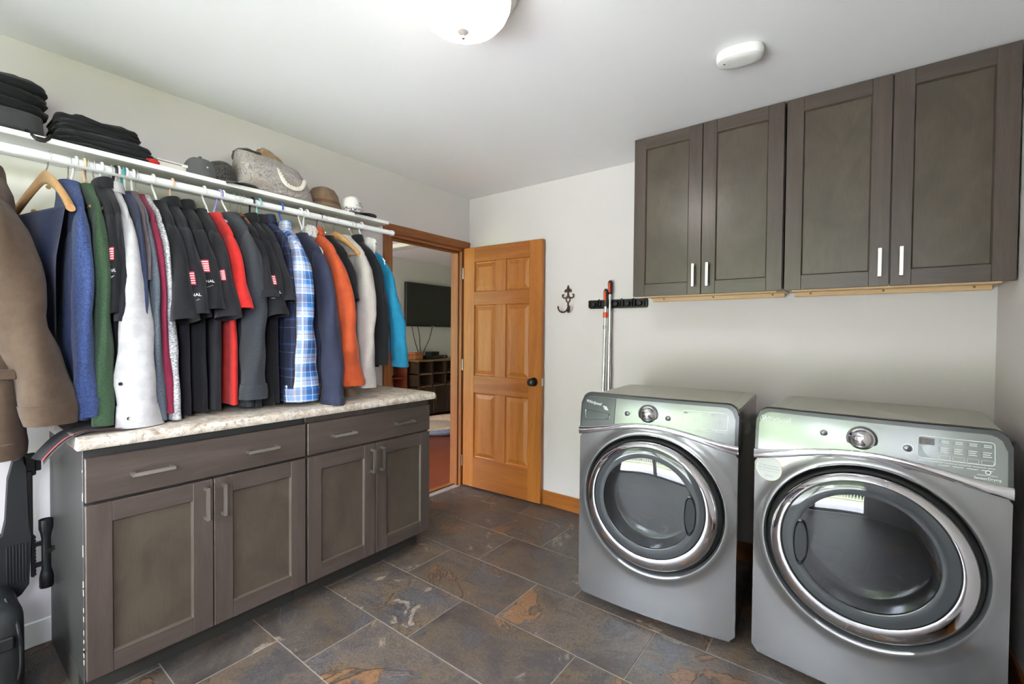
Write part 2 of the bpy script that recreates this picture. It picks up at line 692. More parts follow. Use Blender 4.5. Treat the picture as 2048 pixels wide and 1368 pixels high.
# outside: deck, lawn, railing, trees
t_ = NT('lawn_grass')
gv = t_.coords()
t_.set(Base_Color=t_.mix(t_.noise(gv, 6, 5), srgb(120, 134, 84), srgb(150, 160, 110)), Roughness=.9)
MAT['grass'] = t_.m
t_ = NT('tree_leaves')
t_.set(Base_Color=t_.mix(t_.noise(t_.coords(), 5, 6), srgb(72, 82, 60), srgb(116, 126, 92)), Roughness=.8)
MAT['leaf'] = t_.m
struct(MB().grid(lambda u, v: (-30 + 60 * u, YF + 3 - 46 * v, -.6 + .5 * v), 12, 12).build('ground_lawn', MAT['grass']))
MAT['deck'] = wood('weathered_deck', srgb(172, 171, 170), srgb(194, 192, 190), 'x', .8)
dk = struct(MB().box((-2, YF - 4.5, -.2), (6, YF - .1, -.12)).build('ground_deck', MAT['deck'], smooth=False))
for i in range(30):
    bx('deck_board', (-2, YF - .1 - .145 * (i + 1), -.12), (6, YF - .105 - .145 * i, -.09), MAT['deck'], dk, .003)
rl = struct(thing('trim_9', '', '', (2, YF - 4.45, -.09)), 'white deck railing outside the patio door')
del rl['category']
bx('rail', (-2, YF - 4.5, .86), (6, YF - 4.42, .92), MAT['white'], rl)
bx('rail', (-2, YF - 4.48, .02), (6, YF - 4.4399999999999995, .07), MAT['white'], rl)
mb = MB().box((0, -.012, 0), (.024, .012, .8)).mesh('baluster', smooth=False)
mb.materials.append(MAT['white'])
for i in range(66):
    o = link('baluster', mb, MAT['white'], rl, True)
    o.location = (-3.98 + .12 * i, 0, .15)
for i, (tx, ty, tr) in enumerate(((-5.5, -19, 3.6), (.8, -21, 4.0), (6.5, -19, 3.6), (13, -21, 4.2), (-12, -21, 4.2))):
    tre = struct(thing('background_tree', '', '', (tx, ty, -.2)), 'leafy tree beyond the lawn outside')
    del tre['category']

    def crown(u, v, tx=tx, ty=ty, tr=tr):
        a, b = 2 * pi * u, pi * v
        d = Vector((sin(b) * cos(a), sin(b) * sin(a), cos(b)))
        r = tr * (1 + .25 * noise.noise(d * 2.5 + Vector((tx, ty, 0))) + .1 * noise.noise(d * 7))
        return (tx + d.x * r, ty + d.y * r, 3.6 + d.z * r)
    MB().grid(crown, 28, 16, cu=True).build('crown', MAT['leaf'], tre)
    MB().tube([(tx, ty, -.3), (tx + .1, ty, 2.5)], [.3, .2], 8).build('trunk', MAT['deck'], tre)

# ------------------------------------------------------------------ doorway casing, door, baseboards
tr = struct(thing('trim_1', '', '', (0, (D0 + D1) / 2, 0)), 'stained oak casing around the doorway')
del tr['category']


def casing_profile(w):  # stepped moulding, height above the wall against position across
    return [(0, 0), (0, .010), (.008, .014), (.02, .013), (.034, .016), (.046, .019), (w, .019), (w, 0)]


CW = .062


def casing(p0, p1, across, mat, nm):
    m = MB()
    p0, p1, across = Vector(p0), Vector(p1), Vector(across)
    pr = casing_profile(CW)
    n = len(pr)
    for base in (p0, p1):
        m.v += [tuple(base + across * a + Vector((b, 0, 0))) for a, b in pr]
    m.f += [tuple(range(n)), tuple(range(2 * n - 1, n - 1, -1))] + [(i, (i + 1) % n, (i + 1) % n + n, i + n) for i in range(n)]
    m.build(nm, mat, tr, smooth=False)


casing((0, D0, 0), (0, D0, DZ), (0, -1, 0), MAT['oakyz'], 'side_casing')
casing((0, D1, 0), (0, D1, DZ), (0, 1, 0), MAT['oakyz'], 'side_casing')
casing((0, D0 - CW, DZ), (0, D1 + CW, DZ), (0, 0, 1), MAT['oaky'], 'head_casing')
bx('jamb', (-T - .01, D0 - .001, 0), (.001, D0 + .02, DZ), MAT['oakyz'], tr, .001)
bx('jamb', (-T - .01, D1 - .02, 0), (.001, D1 + .001, DZ), MAT['oakyz'], tr, .001)
bx('head_jamb', (-T - .01, D0, DZ - .02), (.001, D1, DZ + .001), MAT['oaky'], tr, .001)
bx('door_stop', (-.07, D1 - .032, 0), (-.03, D1 - .02, DZ - .02), MAT['oakyz'], tr, .001)
bx('door_stop', (-.07, D0 + .02, DZ - .032), (-.03, D1 - .02, DZ - .02), MAT['oaky'], tr, .001)
bx('threshold', (-T, D0 + .02, 0), (-.06, D1 - .02, .008), MAT['oaky'], tr, .002)

# open six-panel door, hinged at the corner side of the doorway and swung against the back wall
HX, HY = .022, -.085
EX, EY = .7564, -.05
DW, DH, DT = sqrt((EX - HX) ** 2 + (EY - HY) ** 2), 1.92, .035
dr = struct(thing('door_1', '', '', (HX, HY, .012), math.atan2(EY - HY, EX - HX)), 'open honey oak six panel door')
del dr['category']
# local: x along the door, y thickness (0 front face .. DT behind, toward the wall), z up
st, mid = .108, .10
rails = [(0, .24), (.76, .90), (1.46, 1.565), (DH - .118, DH)]
for a, b in ((0, st), (DW - st, DW)):
    bx('stile', (a, 0, 0), (b, DT, DH), MAT['oak'], dr, .0015, True)
mx0, mx1 = DW / 2 - .048, DW / 2 + .048
for z0, z1 in rails:
    bx('rail', (st, 0.0003, z0), (DW - st, DT, z1), MAT['oakx'], dr, .0015, True)
for (a, b), (c, d) in zip(rails, rails[1:]):
    bx('mullion', (mx0, .0003, b), (mx1, DT, c), MAT['oak'], dr, .0015, True)
    for x0, x1 in ((st, mx0), (mx1, DW - st)):
        z0, z1 = b, c
        m = MB()

        def ring(i, yy):
            return [(x0 + i, yy, z0 + i), (x1 - i, yy, z0 + i), (x1 - i, yy, z1 - i), (x0 + i, yy, z1 - i)]
        lv = [(0, .003), (.004, .011), (.012, .013), (.040, .005), (.044, .0045)]
        for i, yy in lv:
            m.v += ring(i, yy)
        for k in range(len(lv) - 1):
            for q in range(4):
                m.f.append((k * 4 + q, k * 4 + (q + 1) % 4, k * 4 + 4 + (q + 1) % 4, k * 4 + 4 + q))
        k = (len(lv) - 1) * 4
        m.f.append((k, k + 1, k + 2, k + 3))
        m.add([(x0, DT - .01, z0), (x1, DT - .01, z0), (x1, DT - .01, z1), (x0, DT - .01, z1)], [(0, 1, 2, 3)])
        m.build('panel', MAT['oak'], dr, True, smooth=False)
kx, kz = DW - .062, .885
kb = MB().lathe([(.0, -.066), (.012, -.066), (.024, -.058), (.028, -.046), (.024, -.034), (.012, -.026), (.011, -.008), (.03, -.008), (.033, -.002), (.033, 0)], (kx, 0, kz), 'y', 28)
kb.build('knob', MAT['black'], dr, True)
m = MB().lathe([(.026, .035), (.026, .042), (.012, .044), (.0, .046)], (kx, 0, kz), 'y', 20)
m.build('knob', MAT['black'], dr, True)
bx('latch_plate', (DW - .0005, .006, kz - .028), (DW + .0015, .029, kz + .028), MAT['nickel'], dr, .0005, True)
bx('latch_bolt', (DW, .012, kz - .008), (DW + .008, .023, kz + .008), MAT['nickel'], dr, .002, True)
for hz in (.2, .98, 1.72):
    MB().tube([(-.006, -.004, hz - .045), (-.006, -.004, hz + .045)], .006, 10).build('hinge', MAT['nickel'], dr, True)

struct(bx('baseboard_back', (.07, -.0135, 0), (XR, 0, .105), MAT['oakx'], None, .004))
struct(bx('baseboard_left', (0, YF, 0), (.012, -2.455, .10), MAT['white'], None, .004))
struct(bx('baseboard_right', (XR - .014, YF, 0), (XR, -.02, .105), MAT['oaky'], None, .004))

# ------------------------------------------------------------------ the living room seen through the doorway
LX, LY0, LY1 = -2.8, -3.0, 3.3
MAT['redwood'] = wood('red_hardwood_floor', srgb(112, 52, 34), srgb(142, 72, 46), 'y', .3, .5)
lf = struct(MB().box((LX, LY0, -.05), (-.06, LY1, 0)).build('floor', MAT['redwood'], smooth=False))
struct(MB().box((LX - .1, LY0 - .1, 0), (LX, LY1 + .1, CZ)).build('wall_far', MAT['livwall'], smooth=False))
struct(MB().box((LX, LY1, 0), (.0, LY1 + .1, CZ)).build('wall_living_end', MAT['livwall'], smooth=False))
m = MB()
m.box((LX, LY0 - .1, 0), (-2.3, LY0, CZ))
m.box((-.5, LY0 - .1, 0), (-T, LY0, CZ))
m.box((-2.3, LY0 - .1, 0), (-.5, LY0, .3))
m.box((-2.3, LY0 - .1, 2.1), (-.5, LY0, CZ))
struct(m.build('wall_living_window', MAT['livwall'], smooth=False))
struct(MB().box((-T, .1, 0), (0, LY1, CZ)).build('wall_living_side', MAT['livwall'], smooth=False))
struct(MB().box((LX - .1, LY0 - .1, CZ), (-T, LY1 + .1, CZ + .1)).build('ceiling', MAT['ceiling'], smooth=False))
struct(bx('trim_2', (LX, .84, CZ - .05), (-T, 1.0, CZ), MAT['livwall'], None, .004), 'shallow ceiling beam in the living room')
wn = struct(thing('window_1', '', '', (-1.4, LY0, .3)), 'living room window')
del wn['category']
m = MB()
for a, b in ((-2.3, -2.24), (-1.43, -1.37), (-.56, -.5)):
    m.box((a, LY0 - .06, .3), (b, LY0 - .01, 2.1), .003)
m.box((-2.3, LY0 - .06, .3), (-.5, LY0 - .01, .36), .003)
m.box((-2.3, LY0 - .06, 2.04), (-.5, LY0 - .01, 2.1), .003)
m.build('window_frame', MAT['white'], wn)

tv = thing('television', 'large flat black television on the living room wall', 'television', (LX, 2.09, 1.34))
bx('housing', (LX + .03, 1.60, 1.342), (LX + .075, 2.66, 2.0), MAT['black'], tv, .006)
bx('wall_mount', (LX, 1.95, 1.5), (LX + .03, 2.3, 1.85), MAT['blackm'], tv, .002)
MAT['screen'] = plain('dark_glossy_screen', srgb(30, 32, 30), .12)
bx('screen', (LX + .072, 1.612, 1.36), (LX + .0765, 2.648, 1.988), MAT['screen'], tv, .001)
bx('logo', (LX + .0755, 2.1, 1.347), (LX + .0775, 2.16, 1.354), MAT['nickel'], tv, .0003)

MAT['walnut'] = wood('dark_walnut_console', srgb(58, 44, 34), srgb(78, 60, 46), 'z', .45)
MAT['rustic'] = wood('rustic_console_top', srgb(120, 96, 66), srgb(146, 118, 84), 'y', .5)
mc = thing('media_console', 'dark wood television console with cubbies and doors', 'console', (-2.55, 2.0, 0))
CX0, CX1, CY0, CY1, CH = -2.76, -2.36, 1.52, 2.75, .86
bx('top', (CX0, CY0 - .02, CH - .03), (CX1 + .02, CY1, CH), MAT['rustic'], mc, .004)
for yy in (CY0, 1.78, 2.05, 2.72):
    bx('upright', (CX0, yy, .06), (CX1, yy + .035, CH - .03), MAT['walnut'], mc, .002)
bx('back', (CX0, CY0, .06), (CX0 + .02, CY1, CH - .03), MAT['walnut'], mc, .001)
for zz in (.06, .46, .64):
    bx('shelf', (CX0, CY0, zz), (CX1 - .002, CY1, zz + .022), MAT['walnut'] if zz < .3 else MAT['rustic'], mc, .002)
for y0, y1, s in ((1.56, 1.78, 1), (1.815, 2.05, -1), (2.085, 2.72, 1)):
    d = bx('door', (CX1 - .02, y0 + .002, .085), (CX1 + .004, y1 - .002, .455), MAT['walnut'], mc, .003)
    bx('panel', (CX1 + .002, y0 + .04, .13), (CX1 + .008, y1 - .04, .41), MAT['walnut'], d, .003)
    hy = y1 - .022 if s > 0 else y0 + .022
    MB().tube(catmull([(CX1 + .004, hy, .25), (CX1 + .03, hy, .27), (CX1 + .03, hy, .33), (CX1 + .004, hy, .35)], 5), .006, 8).build('handle', MAT['brass'], d)
bk = thing('bookcase', 'reddish wood bookcase beside the television console', 'bookcase', (-2.6, 1.3, 0))
MAT['cherry'] = wood('cherry_wood', srgb(110, 48, 30), srgb(136, 64, 40), 'z', .4)
for yy in (1.02, 1.42):
    bx('side_panel', (-2.78, yy, 0), (-2.5, yy + .025, .86), MAT['cherry'], bk, .002)
for zz in (.05, .34, .6, .835):
    bx('shelf', (-2.78, 1.04, zz), (-2.502, 1.43, zz + .02), MAT['cherry'], bk, .002)
pb = tag(thing('disc_player', 'slim black disc player on the console', 'player', (-2.55, 2.0, CH)), 'slim black disc player on the console', 'player')
bx('case', (-2.66, 1.74, CH + .004), (-2.42, 2.16, CH + .048), MAT['black'], pb, .004)
bx('display', (-2.421, 1.9, CH + .018), (-2.4185, 1.98, CH + .034), MAT['printd'], pb, .0005)
bx('button', (-2.421, 2.08, CH + .02), (-2.417, 2.1, CH + .032), MAT['nickel'], pb, .001)
for yy in (1.78, 2.12):
    bx('foot', (-2.46, yy - .015, CH), (-2.43, yy + .015, CH + .006), MAT['blackm'], pb, .001)
MAT['tealbox'] = plain('dark_teal_plastic', srgb(48, 66, 62), .4)
cb = thing('cable_box', 'small dark teal box stacked on the disc player', 'box', (-2.55, 1.96, CH + .048))
bx('case', (-2.62, 1.88, CH + .05), (-2.48, 2.04, CH + .105), MAT['tealbox'], cb, .004)
bx('front_panel', (-2.482, 1.885, CH + .056), (-2.4785, 2.035, CH + .098), MAT['black'], cb, .002)
MAT['copperbox'] = wood('carved_orange_wood', srgb(150, 84, 48), srgb(190, 120, 74), 'y', .4)
wb = thing('keepsake_box', 'carved orange wooden box on the console end', 'box', (-2.5, 1.6, CH))
bx('base', (-2.58, 1.53, CH), (-2.44, 1.68, CH + .07), MAT['copperbox'], wb, .004)
bx('lid', (-2.583, 1.527, CH + .071), (-2.437, 1.683, CH + .105), MAT['copperbox'], wb, .006)
for i, pts in enumerate((((-2.7, 1.69, 1.345), (-2.68, 1.74, 1.1), (-2.62, 1.79, .87)), ((-2.7, 1.8, 1.345), (-2.69, 1.83, 1.2), (-2.66, 1.815, 1.05), (-2.62, 1.8, .87)),
                         ((-2.7, 2.1, 1.345), (-2.68, 2.02, 1.15), (-2.65, 1.9, 1.0), (-2.62, 1.82, .87)))):
    tag(MB().tube(catmull(pts, 6), .006, 6).build('cable', MAT['blackm']), ['thin black cable under the television, leftmost of three', 'thin black cable under the television, middle of three', 'thin black cable slanting down from the television, rightmost of three'][i], 'cable', 'cables below the television')
MAT['plush'] = fabric('beige_plush', srgb(196, 170, 146), weave=500)
MAT['bluef'] = fabric('grey_blue_bed_side', srgb(118, 122, 142))
db = thing('dog_bed', 'beige plush dog bed with grey blue sides', 'dog bed', (-1.75, 1.2, 0))


def bedrim(u, v):
    a = 2 * pi * u
    b = 2 * pi * v
    R = 1.0
    rx, ry = .42, .34
    hz = .09 + .05 * sin(a + .6)
    cx, cy = rx * cos(a), ry * sin(a)
    return (-1.72 + cx + .07 * cos(b) * cos(a), 1.3 + cy + .07 * cos(b) * sin(a), .003 + hz * (1 + sin(b)) * .55)


MB().grid(bedrim, 40, 12, True, True).build('rim', MAT['bluef'], db)
MB().lathe([(0, .075), (.3, .07), (.38, .05), (.39, .01)], (-1.72, 1.3, 0), 'z', 36, sy=.8).build('cushion', MAT['plush'], db)


def bedtop(u, v):
    a = 2 * pi * u
    hz = .09 + .05 * sin(a + .6)
    b = lerp(.25 * pi, 1.1 * pi, v)
    return (-1.72 + .42 * cos(a) + .073 * cos(b) * cos(a), 1.3 + .34 * sin(a) + .073 * cos(b) * sin(a), .006 + hz * (1 + sin(b)) * .56)


MB().grid(bedtop, 40, 8, True).build('rim_lining', MAT['plush'], db)
# ------------------------------------------------------------------ cabinets
def bar_handle(name, a, b, out, parent, half=.0055, proj=.028, inset=.0):
    """square bar pull between a and b (on the face), standing off along out"""
    a, b, out = Vector(a), Vector(b), Vector(out).normalized()
    d = (b - a).normalized()
    s = d.cross(out)
    m = MB()

    def beam(p, q, w1, w2, u1, u2):
        vs = []
        for e in (p, q):
            for i, j in ((-1, -1), (1, -1), (1, 1), (-1, 1)):
                vs.append(e + u1 * w1 * i + u2 * w2 * j)
        m.add(vs, [(0, 1, 2, 3), (7, 6, 5, 4), (0, 4, 5, 1), (1, 5, 6, 2), (2, 6, 7, 3), (3, 7, 4, 0)])
    beam(a + out * proj - d * .006, b + out * proj + d * .006, half * 1.05, half * .75, s, out)
    for e in (a, b):
        beam(e, e + out * (proj - half * .5), half, half, s, d)
    return m.build(name, MAT['nickel'], parent, smooth=False)


def shaker(kind, parent, axis, face, u0, u1, z0, z1, matz, math_, frame=.062, depth=.02, sgn=1, label=None):
    """recessed-panel front; axis 'y' = front lies in a plane x=face (u runs along y), axis 'x' = plane y=face"""
    P = (lambda u, d, z: (face + sgn * d, u, z)) if axis == 'y' else (lambda u, d, z: (u, face + sgn * d, z))

    def bxx(name, a, b, c, d, e, f, mat, par, bev=.0015):
        p, q = P(a, c, e), P(b, d, f)
        lo = [min(i, j) for i, j in zip(p, q)]
        hi = [max(i, j) for i, j in zip(p, q)]
        return bx(name, lo, hi, mat, par, bev)
    # stiles carry the door; rails and panel are its pieces
    m = MB()
    for a, b in ((u0, u0 + frame), (u1 - frame, u1)):
        p, q = P(a, 0, z0), P(b, depth, z1)
        m.box([min(i, j) for i, j in zip(p, q)], [max(i, j) for i, j in zip(p, q)], .0015)
    d = m.build(kind, matz, parent)
    for a, b in ((z0, z0 + frame), (z1 - frame, z1)):
        bxx('rail', u0 + frame, u1 - frame, .0003, depth - .0003, a, b, math_, d)
    # panel with a small bevelled border
    m = MB()
    a0, a1, b0, b1 = u0 + frame, u1 - frame, z0 + frame, z1 - frame
    lv = [(0, depth - .001), (.004, depth - .009), (.0045, depth - .010)]
    for i, dd in lv:
        m.v += [P(a0 + i, dd, b0 + i), P(a1 - i, dd, b0 + i), P(a1 - i, dd, b1 - i), P(a0 + i, dd, b1 - i)]
    for k in range(2):
        for q in range(4):
            m.f.append((k * 4 + q, k * 4 + (q + 1) % 4, k * 4 + 4 + (q + 1) % 4, k * 4 + 4 + q))
    m.f.append((8, 9, 10, 11))
    m.build('panel', MAT['panel'], d, smooth=False)
    return d


# base cabinets along the left wall: doors at x=.596..0.616
BF = .596
for i, (y0, y1, ym) in enumerate(((-2.464, -1.731, -2.0985), (-1.727, -.992, -1.362))):
    lab = ['grey-brown wooden base cabinet with scuffed left end, nearer the viewer', 'grey-brown wooden base cabinet nearer the doorway'][i]
    bc = thing('base_cabinet', lab, 'cabinet', (.3, (y0 + y1) / 2, 0), 0, 'base cabinets under the countertop')
    m = MB().box((.012, y0, .0 if i == 0 else .0), (.50, y1, .1), .001)
    m.build('toe_kick', MAT['toe'], bc)
    MB().box((.012, y0, .1), (BF - .001, y1, .868), .0015).build('body', MAT['cabdark'] if i == 0 else MAT['cabz'], bc)
    g = .003
    # drawer front with two pulls
    dw = bx('drawer', (BF, y0 + g, .694), (BF + .02, y1 - g, .838), MAT['caby'], bc, .002)
    for fy in (.24, .74):
        yc = lerp(y0, y1, fy)
        bar_handle('handle', (BF + .02, yc - .055, .764), (BF + .02, yc + .055, .764), (1, 0, 0), dw)
    for (a, b, hy) in ((y0 + g, ym - .002, ym - .028), (ym + .002, y1 - g, ym + .030)):
        d = shaker('door', bc, 'y', BF, a, b, .115, .684, MAT['cabz'], MAT['caby'], .066)
        bar_handle('handle', (BF + .02, hy, .545), (BF + .02, hy, .655), (1, 0, 0), d)
    if i == 0:
        m = MB()
        for k in range(14):   # chipped pale flecks along the front edge of the end panel
            zz = random.uniform(.15, .82)
            m.box((BF - .006, y0 - .0006, zz), (BF - .001, y0 + .001, zz + random.uniform(.004, .03)))
        m.build('edge_chips', plain('bare_particleboard', srgb(196, 184, 164), .8), bc)
    for k in range(3):
        yy = lerp(y0, y1, .2 + .3 * k)
        MB().lathe([(0, .5025), (.004, .502), (.005, .5)], (0, yy, .05), 'x', 8).build('screw', MAT['nickel'], bc)

# countertop with rolled front edge
pr = [(.004, .868), (.628, .868), (.640, .871), (.6455, .880), (.6455, .894), (.641, .903), (.630, .908), (.004, .908)]
ct = MB()
n = len(pr)
ya, yb = -2.4805, -.9786
for yy in (ya, yb):
    ct.v += [(x, yy, z) for x, z in pr]
ct.f += [tuple(range(n)), tuple(range(2 * n - 1, n - 1, -1))] + [(i, (i + 1) % n, (i + 1) % n + n, i + n) for i in range(n)]
cto = tag(ct.build('countertop', MAT['granite']), 'mottled cream and brown granite-look countertop over the base cabinets', 'countertop')
bx('backsplash', (.004, ya, .908), (.022, yb, 1.0), MAT['granite'], cto, .002)

# wall cabinets on the back wall
UY, UZ = -.30, 1.463
for i, (x0, x1, xm, lab) in enumerate(((1.548, 2.283, 1.9165, 'grey-brown wall cabinet nearer the doorway, lit by a warm glint'),
                                       (2.287, 3.036, 2.6695, 'grey-brown wall cabinet in the corner by the right wall'))):
    uc = thing('wall_cabinet', lab, 'cabinet', ((x0 + x1) / 2, -.15, UZ), 0, 'wall cabinets above the laundry machines')
    MB().box((x0, UY + .001, UZ + .012), (x1, -.001, CZ - .004), .0015).build('body', MAT['cabz'], uc)
    rr = bx('mounting_rail', (x0 + .02, -.05, UZ - .012), (x1 - .02, -.02, UZ + .02), MAT['rawwood'], uc, .001)
    bx('mounting_rail', (x0 + .03, UY + .03, UZ - .004), (x1 - .03, UY + .05, UZ + .02), MAT['rawwood'], uc, .001)
    bx('underside', (x0 + .004, UY + .004, UZ + .008), (x1 - .004, -.02, UZ + .014), MAT['rawwood'], uc, .001)
    for fx in (.12, .5, .9):
        MB().lathe([(0, -.052), (.003, -.0515), (.005, -.05)], (lerp(x0, x1, fx), 0, UZ + .002), 'y', 8).build('screw', MAT['brass'], rr)
    for (a, b, hx) in ((x0 + .003, xm - .002, xm - .033), (xm + .002, x1 - .003, xm + .036)):
        d = shaker('door', uc, 'x', UY, a, b, UZ, CZ - .006, MAT['cabz'], MAT['cabx'], .066, .02, -1)
        bar_handle('handle', (hx, UY - .02, UZ + .045), (hx, UY - .02, UZ + .15), (0, -1, 0), d)
# corner filler beside the right-hand wall cabinet is the wall itself


# ------------------------------------------------------------------ front-loading machines
def machine(kind, label, loc, rz, handle_side, dryer):
    t = thing(kind, label, 'dryer' if dryer else 'washer', loc, rz)
    W, D = .338, .70
    ZC, RH = .520, .292
    yf = lambda x: -.026 * (1 - (x / W) ** 2)
    zb = lambda x: .797 + .058 * max(0.0, cos(x / W * pi / 2 * .98)) ** 1.4
    hb = lambda x: .011 + .007 * (abs(x) / W) ** 2

    def top_of(x):
        R = .045
        a = abs(x) - (W - R)
        return .972 - (0 if a <= 0 else R - sqrt(max(R * R - a * a, 0)))
    yc = lambda x, z: yf(x) * (1 - .25 * (z - .8) / .17) - .006 + .026 * max(0, (z - .80) / .17) ** 1.6

    # cabinet
    MB().box((-W + .003, .02, .03), (W - .003, D, .944), .008).build('body', MAT['side'], t, True)
    # top panel with a shallow recess
    m = MB()
    pts = rrect(-W + .004, .045, W - .004, D, .05, 6)
    m.prism(pts, lambda u, v, d: (u, v, d), .935, .951)
    m.build('top_panel', MAT['top'], t, True)
    m = MB()
    o, i2 = rrect(-W + .05, .14, W - .05, D - .06, .05, 6), rrect(-W + .062, .152, W - .062, D - .072, .042, 6)
    k = len(o)
    m.add([(u, v, .9512) for u, v in o] + [(u, v, .9545) for u, v in i2], [(a, (a + 1) % k, (a + 1) % k + k, a + k) for a in range(k)] + [tuple(range(k, 2 * k))])
    m.build('top_relief', MAT['top'], t, True)
    # front panel with a rolled lip round the door opening
    NT_, rad = 120, [(0.000, .030), (.002, -.004), (.008, -.013), (.016, -.014), (.026, -.008), (.040, -.002), (.060, 0)]
    m = MB()
    rows = []
    for j in range(NT_):
        a = 2 * pi * j / NT_
        ca, sa = cos(a), sin(a)
        # distance to the panel outline
        best = 9
        if abs(ca) > 1e-6:
            best = min(best, W / abs(ca))
        if sa < -1e-6:
            best = min(best, (ZC - .032) / -sa)
        if sa > 1e-6:
            lo, hi = .2, .8
            for _ in range(30):
                md = (lo + hi) / 2
                x = max(-W, min(W, md * ca))
                if ZC + md * sa < zb(x) - hb(x) + .002:
                    lo = md
                else:
                    hi = md
            best = min(best, lo)
        col = []
        R0 = min(RH, best - .004)
        for dr_, dy in rad:
            r = min(R0 + dr_, best)
            x, z = r * ca, ZC + r * sa
            col.append((x, yf(x) + dy, z))
        for q in (.35, .7, 1.0):
            r = max(lerp(RH + .06, best, q), min(RH + .06, best)) if best > RH + .06 else best
            x, z = r * ca, ZC + r * sa
            col.append((x, yf(x), z))
        x, z = best * ca, ZC + best * sa
        col.append((x * .998, .035, z))
        rows.append(col)
    nn = len(rows[0])
    m.v = [p for c in rows for p in c]
    for j in range(NT_):
        for i in range(nn - 1):
            a, b = j * nn + i, ((j + 1) % NT_) * nn + i
            m.f.append((a, b, b + 1, a + 1))
    m.build('front_panel', MAT['silver'], t, True, ang=50)
    # exact corners of the front panel
    # chrome band
    m = MB()
    NB = 60

    def band(u, v):
        x = lerp(-W - .001, W + .001, u)
        b = 2 * pi * v
        return (x, yc(x, .8) - .006 * cos(b) - .002, zb(x) + hb(x) * sin(b))
    m.grid(band, NB, 12, False, True)
    m.build('trim_band', MAT['chrome'], t, True)
    # console: housing, then the flat fascia
    m = MB()
    NX, NZ = 60, 10

    def hous(u, v):
        x = lerp(-W, W, u)
        return (x, yc(x, lerp(zb(x), top_of(x), v)) + .004, lerp(zb(x), top_of(x), v))
    m.grid(hous, NX, NZ)
    # roof and sides swept back from the outline
    out = [(-W, zb(-W))] + [(lerp(-W, W, i / (NX - 1)), top_of(lerp(-W, W, i / (NX - 1)))) for i in range(NX)] + [(W, zb(W))]
    def sweep(u, v):
        x, z = out[min(int(round(u * (len(out) - 1))), len(out) - 1)]
        y0 = yc(x, z) + .004
        k = [0, .006, .02, .05, .075][min(int(round(v * 4)), 4)]
        dz = [0, .004, .005, .001, -.012][min(int(round(v * 4)), 4)]
        return (x, y0 + k, z + (dz if z > .9 else 0))
    m.grid(sweep, len(out), 5)
    m.build('console_housing', MAT['silverd'], t, True, ang=60)
    E_ = .012
    m = MB()

    def fascia(u, v):
        x = lerp(-W + E_, W - E_, u)
        z0, z1 = zb(x), top_of(x * W / (W - E_)) - E_
        z = lerp(z0, z1, v)
        return (x, yc(x, z), z)
    m.grid(fascia, NX, NZ)
    fa = m.build('fascia', MAT['silverl'], t, True)

    def F(u, v, off=.0012):
        return Vector((u, yc(u, v) - off, v))

    def flat(name, polys, mat, off=.0012, par=fa):
        m = MB()
        for pl in polys:
            m.add([F(u, v, off) for u, v in pl], [tuple(range(len(pl)))])
        return m.build(name, mat, par, True, smooth=False)

    def disc(u, v, r, n=28):
        return [(u + r * cos(2 * pi * i / n), v + r * sin(2 * pi * i / n)) for i in range(n)]

    def ringp(u, v, r0, r1, n=28):
        return [[(u + r0 * cos(2 * pi * i / n), v + r0 * sin(2 * pi * i / n)), (u + r1 * cos(2 * pi * i / n), v + r1 * sin(2 * pi * i / n)),
                 (u + r1 * cos(2 * pi * (i + 1) / n), v + r1 * sin(2 * pi * (i + 1) / n)), (u + r0 * cos(2 * pi * (i + 1) / n), v + r0 * sin(2 * pi * (i + 1) / n))] for i in range(n)]
    # dial
    kx, kz = (-.012, .905)
    kn = thing_part('knob', t)
    c = F(kx, kz, 0)
    MB().lathe([(.0425, .001), (.0425, -.003), (.036, -.004)], c, 'y', 36).build('knob_ring', MAT['black'], kn, True)
    MB().lathe([(.037, 0), (.036, -.006), (.031, -.009), (.027, -.020), (.018, -.027), (0, -.029)], c, 'y', 36).build('dial', MAT['chrome'], kn, True)
    # buttons
    bts = [(-.105, .899), (.072, .897)] if not dryer else [(-.118, .909), (.105, .893)]
    for u, v in bts:
        c = F(u, v, 0)
        b_ = MB().lathe([(.011, 0), (.011, -.0015), (.009, -.0025), (0, -.003)], c, 'y', 24).build('button', MAT['silverd'], t, True)
        flat('button_ring', ringp(u, v, .0135, .0148), MAT['print'], .001, b_)
    # display area
    u0, u1, v0, v1 = (.128, .300, .870, .938)

    def outline(a, b, c, d, r, w):
        o, i_ = rrect(a, b, c, d, r, 5), rrect(a + w, b + w, c - w, d - w, max(r - w, .001), 5)
        k = len(o)
        return [[o[q], o[(q + 1) % k], i_[(q + 1) % k], i_[q]] for q in range(k)]
    if dryer:
        flat('control_field', [rrect(u0, v0, u1, v1, .008, 5)], plain('control_field_grey', srgb(128, 134, 133), .25, .4), .0008)
    flat('control_outline', outline(u0, v0, u1, v1, .009, .0016), MAT['print'], .0014)
    flat('display', [[(u0 + .004, v1 - .026), (u0 + .04, v1 - .026), (u0 + .04, v1 - .006), (u0 + .004, v1 - .006)]] if dryer else [[(u0 + .006, v1 - .012), (u0 + .02, v1 - .012), (u0 + .02, v1 - .008), (u0 + .006, v1 - .008)]],
         plain('dark_display', srgb(36, 34, 30), .15), .0016)
    if dryer:
        text('digits', '8:8', .02, plain('dim_digits', srgb(84, 66, 48), .3), lambda u, v: F(u0 + .008 + u, v1 - .0235 + v, .002), fa)
    lines, dark = [], []
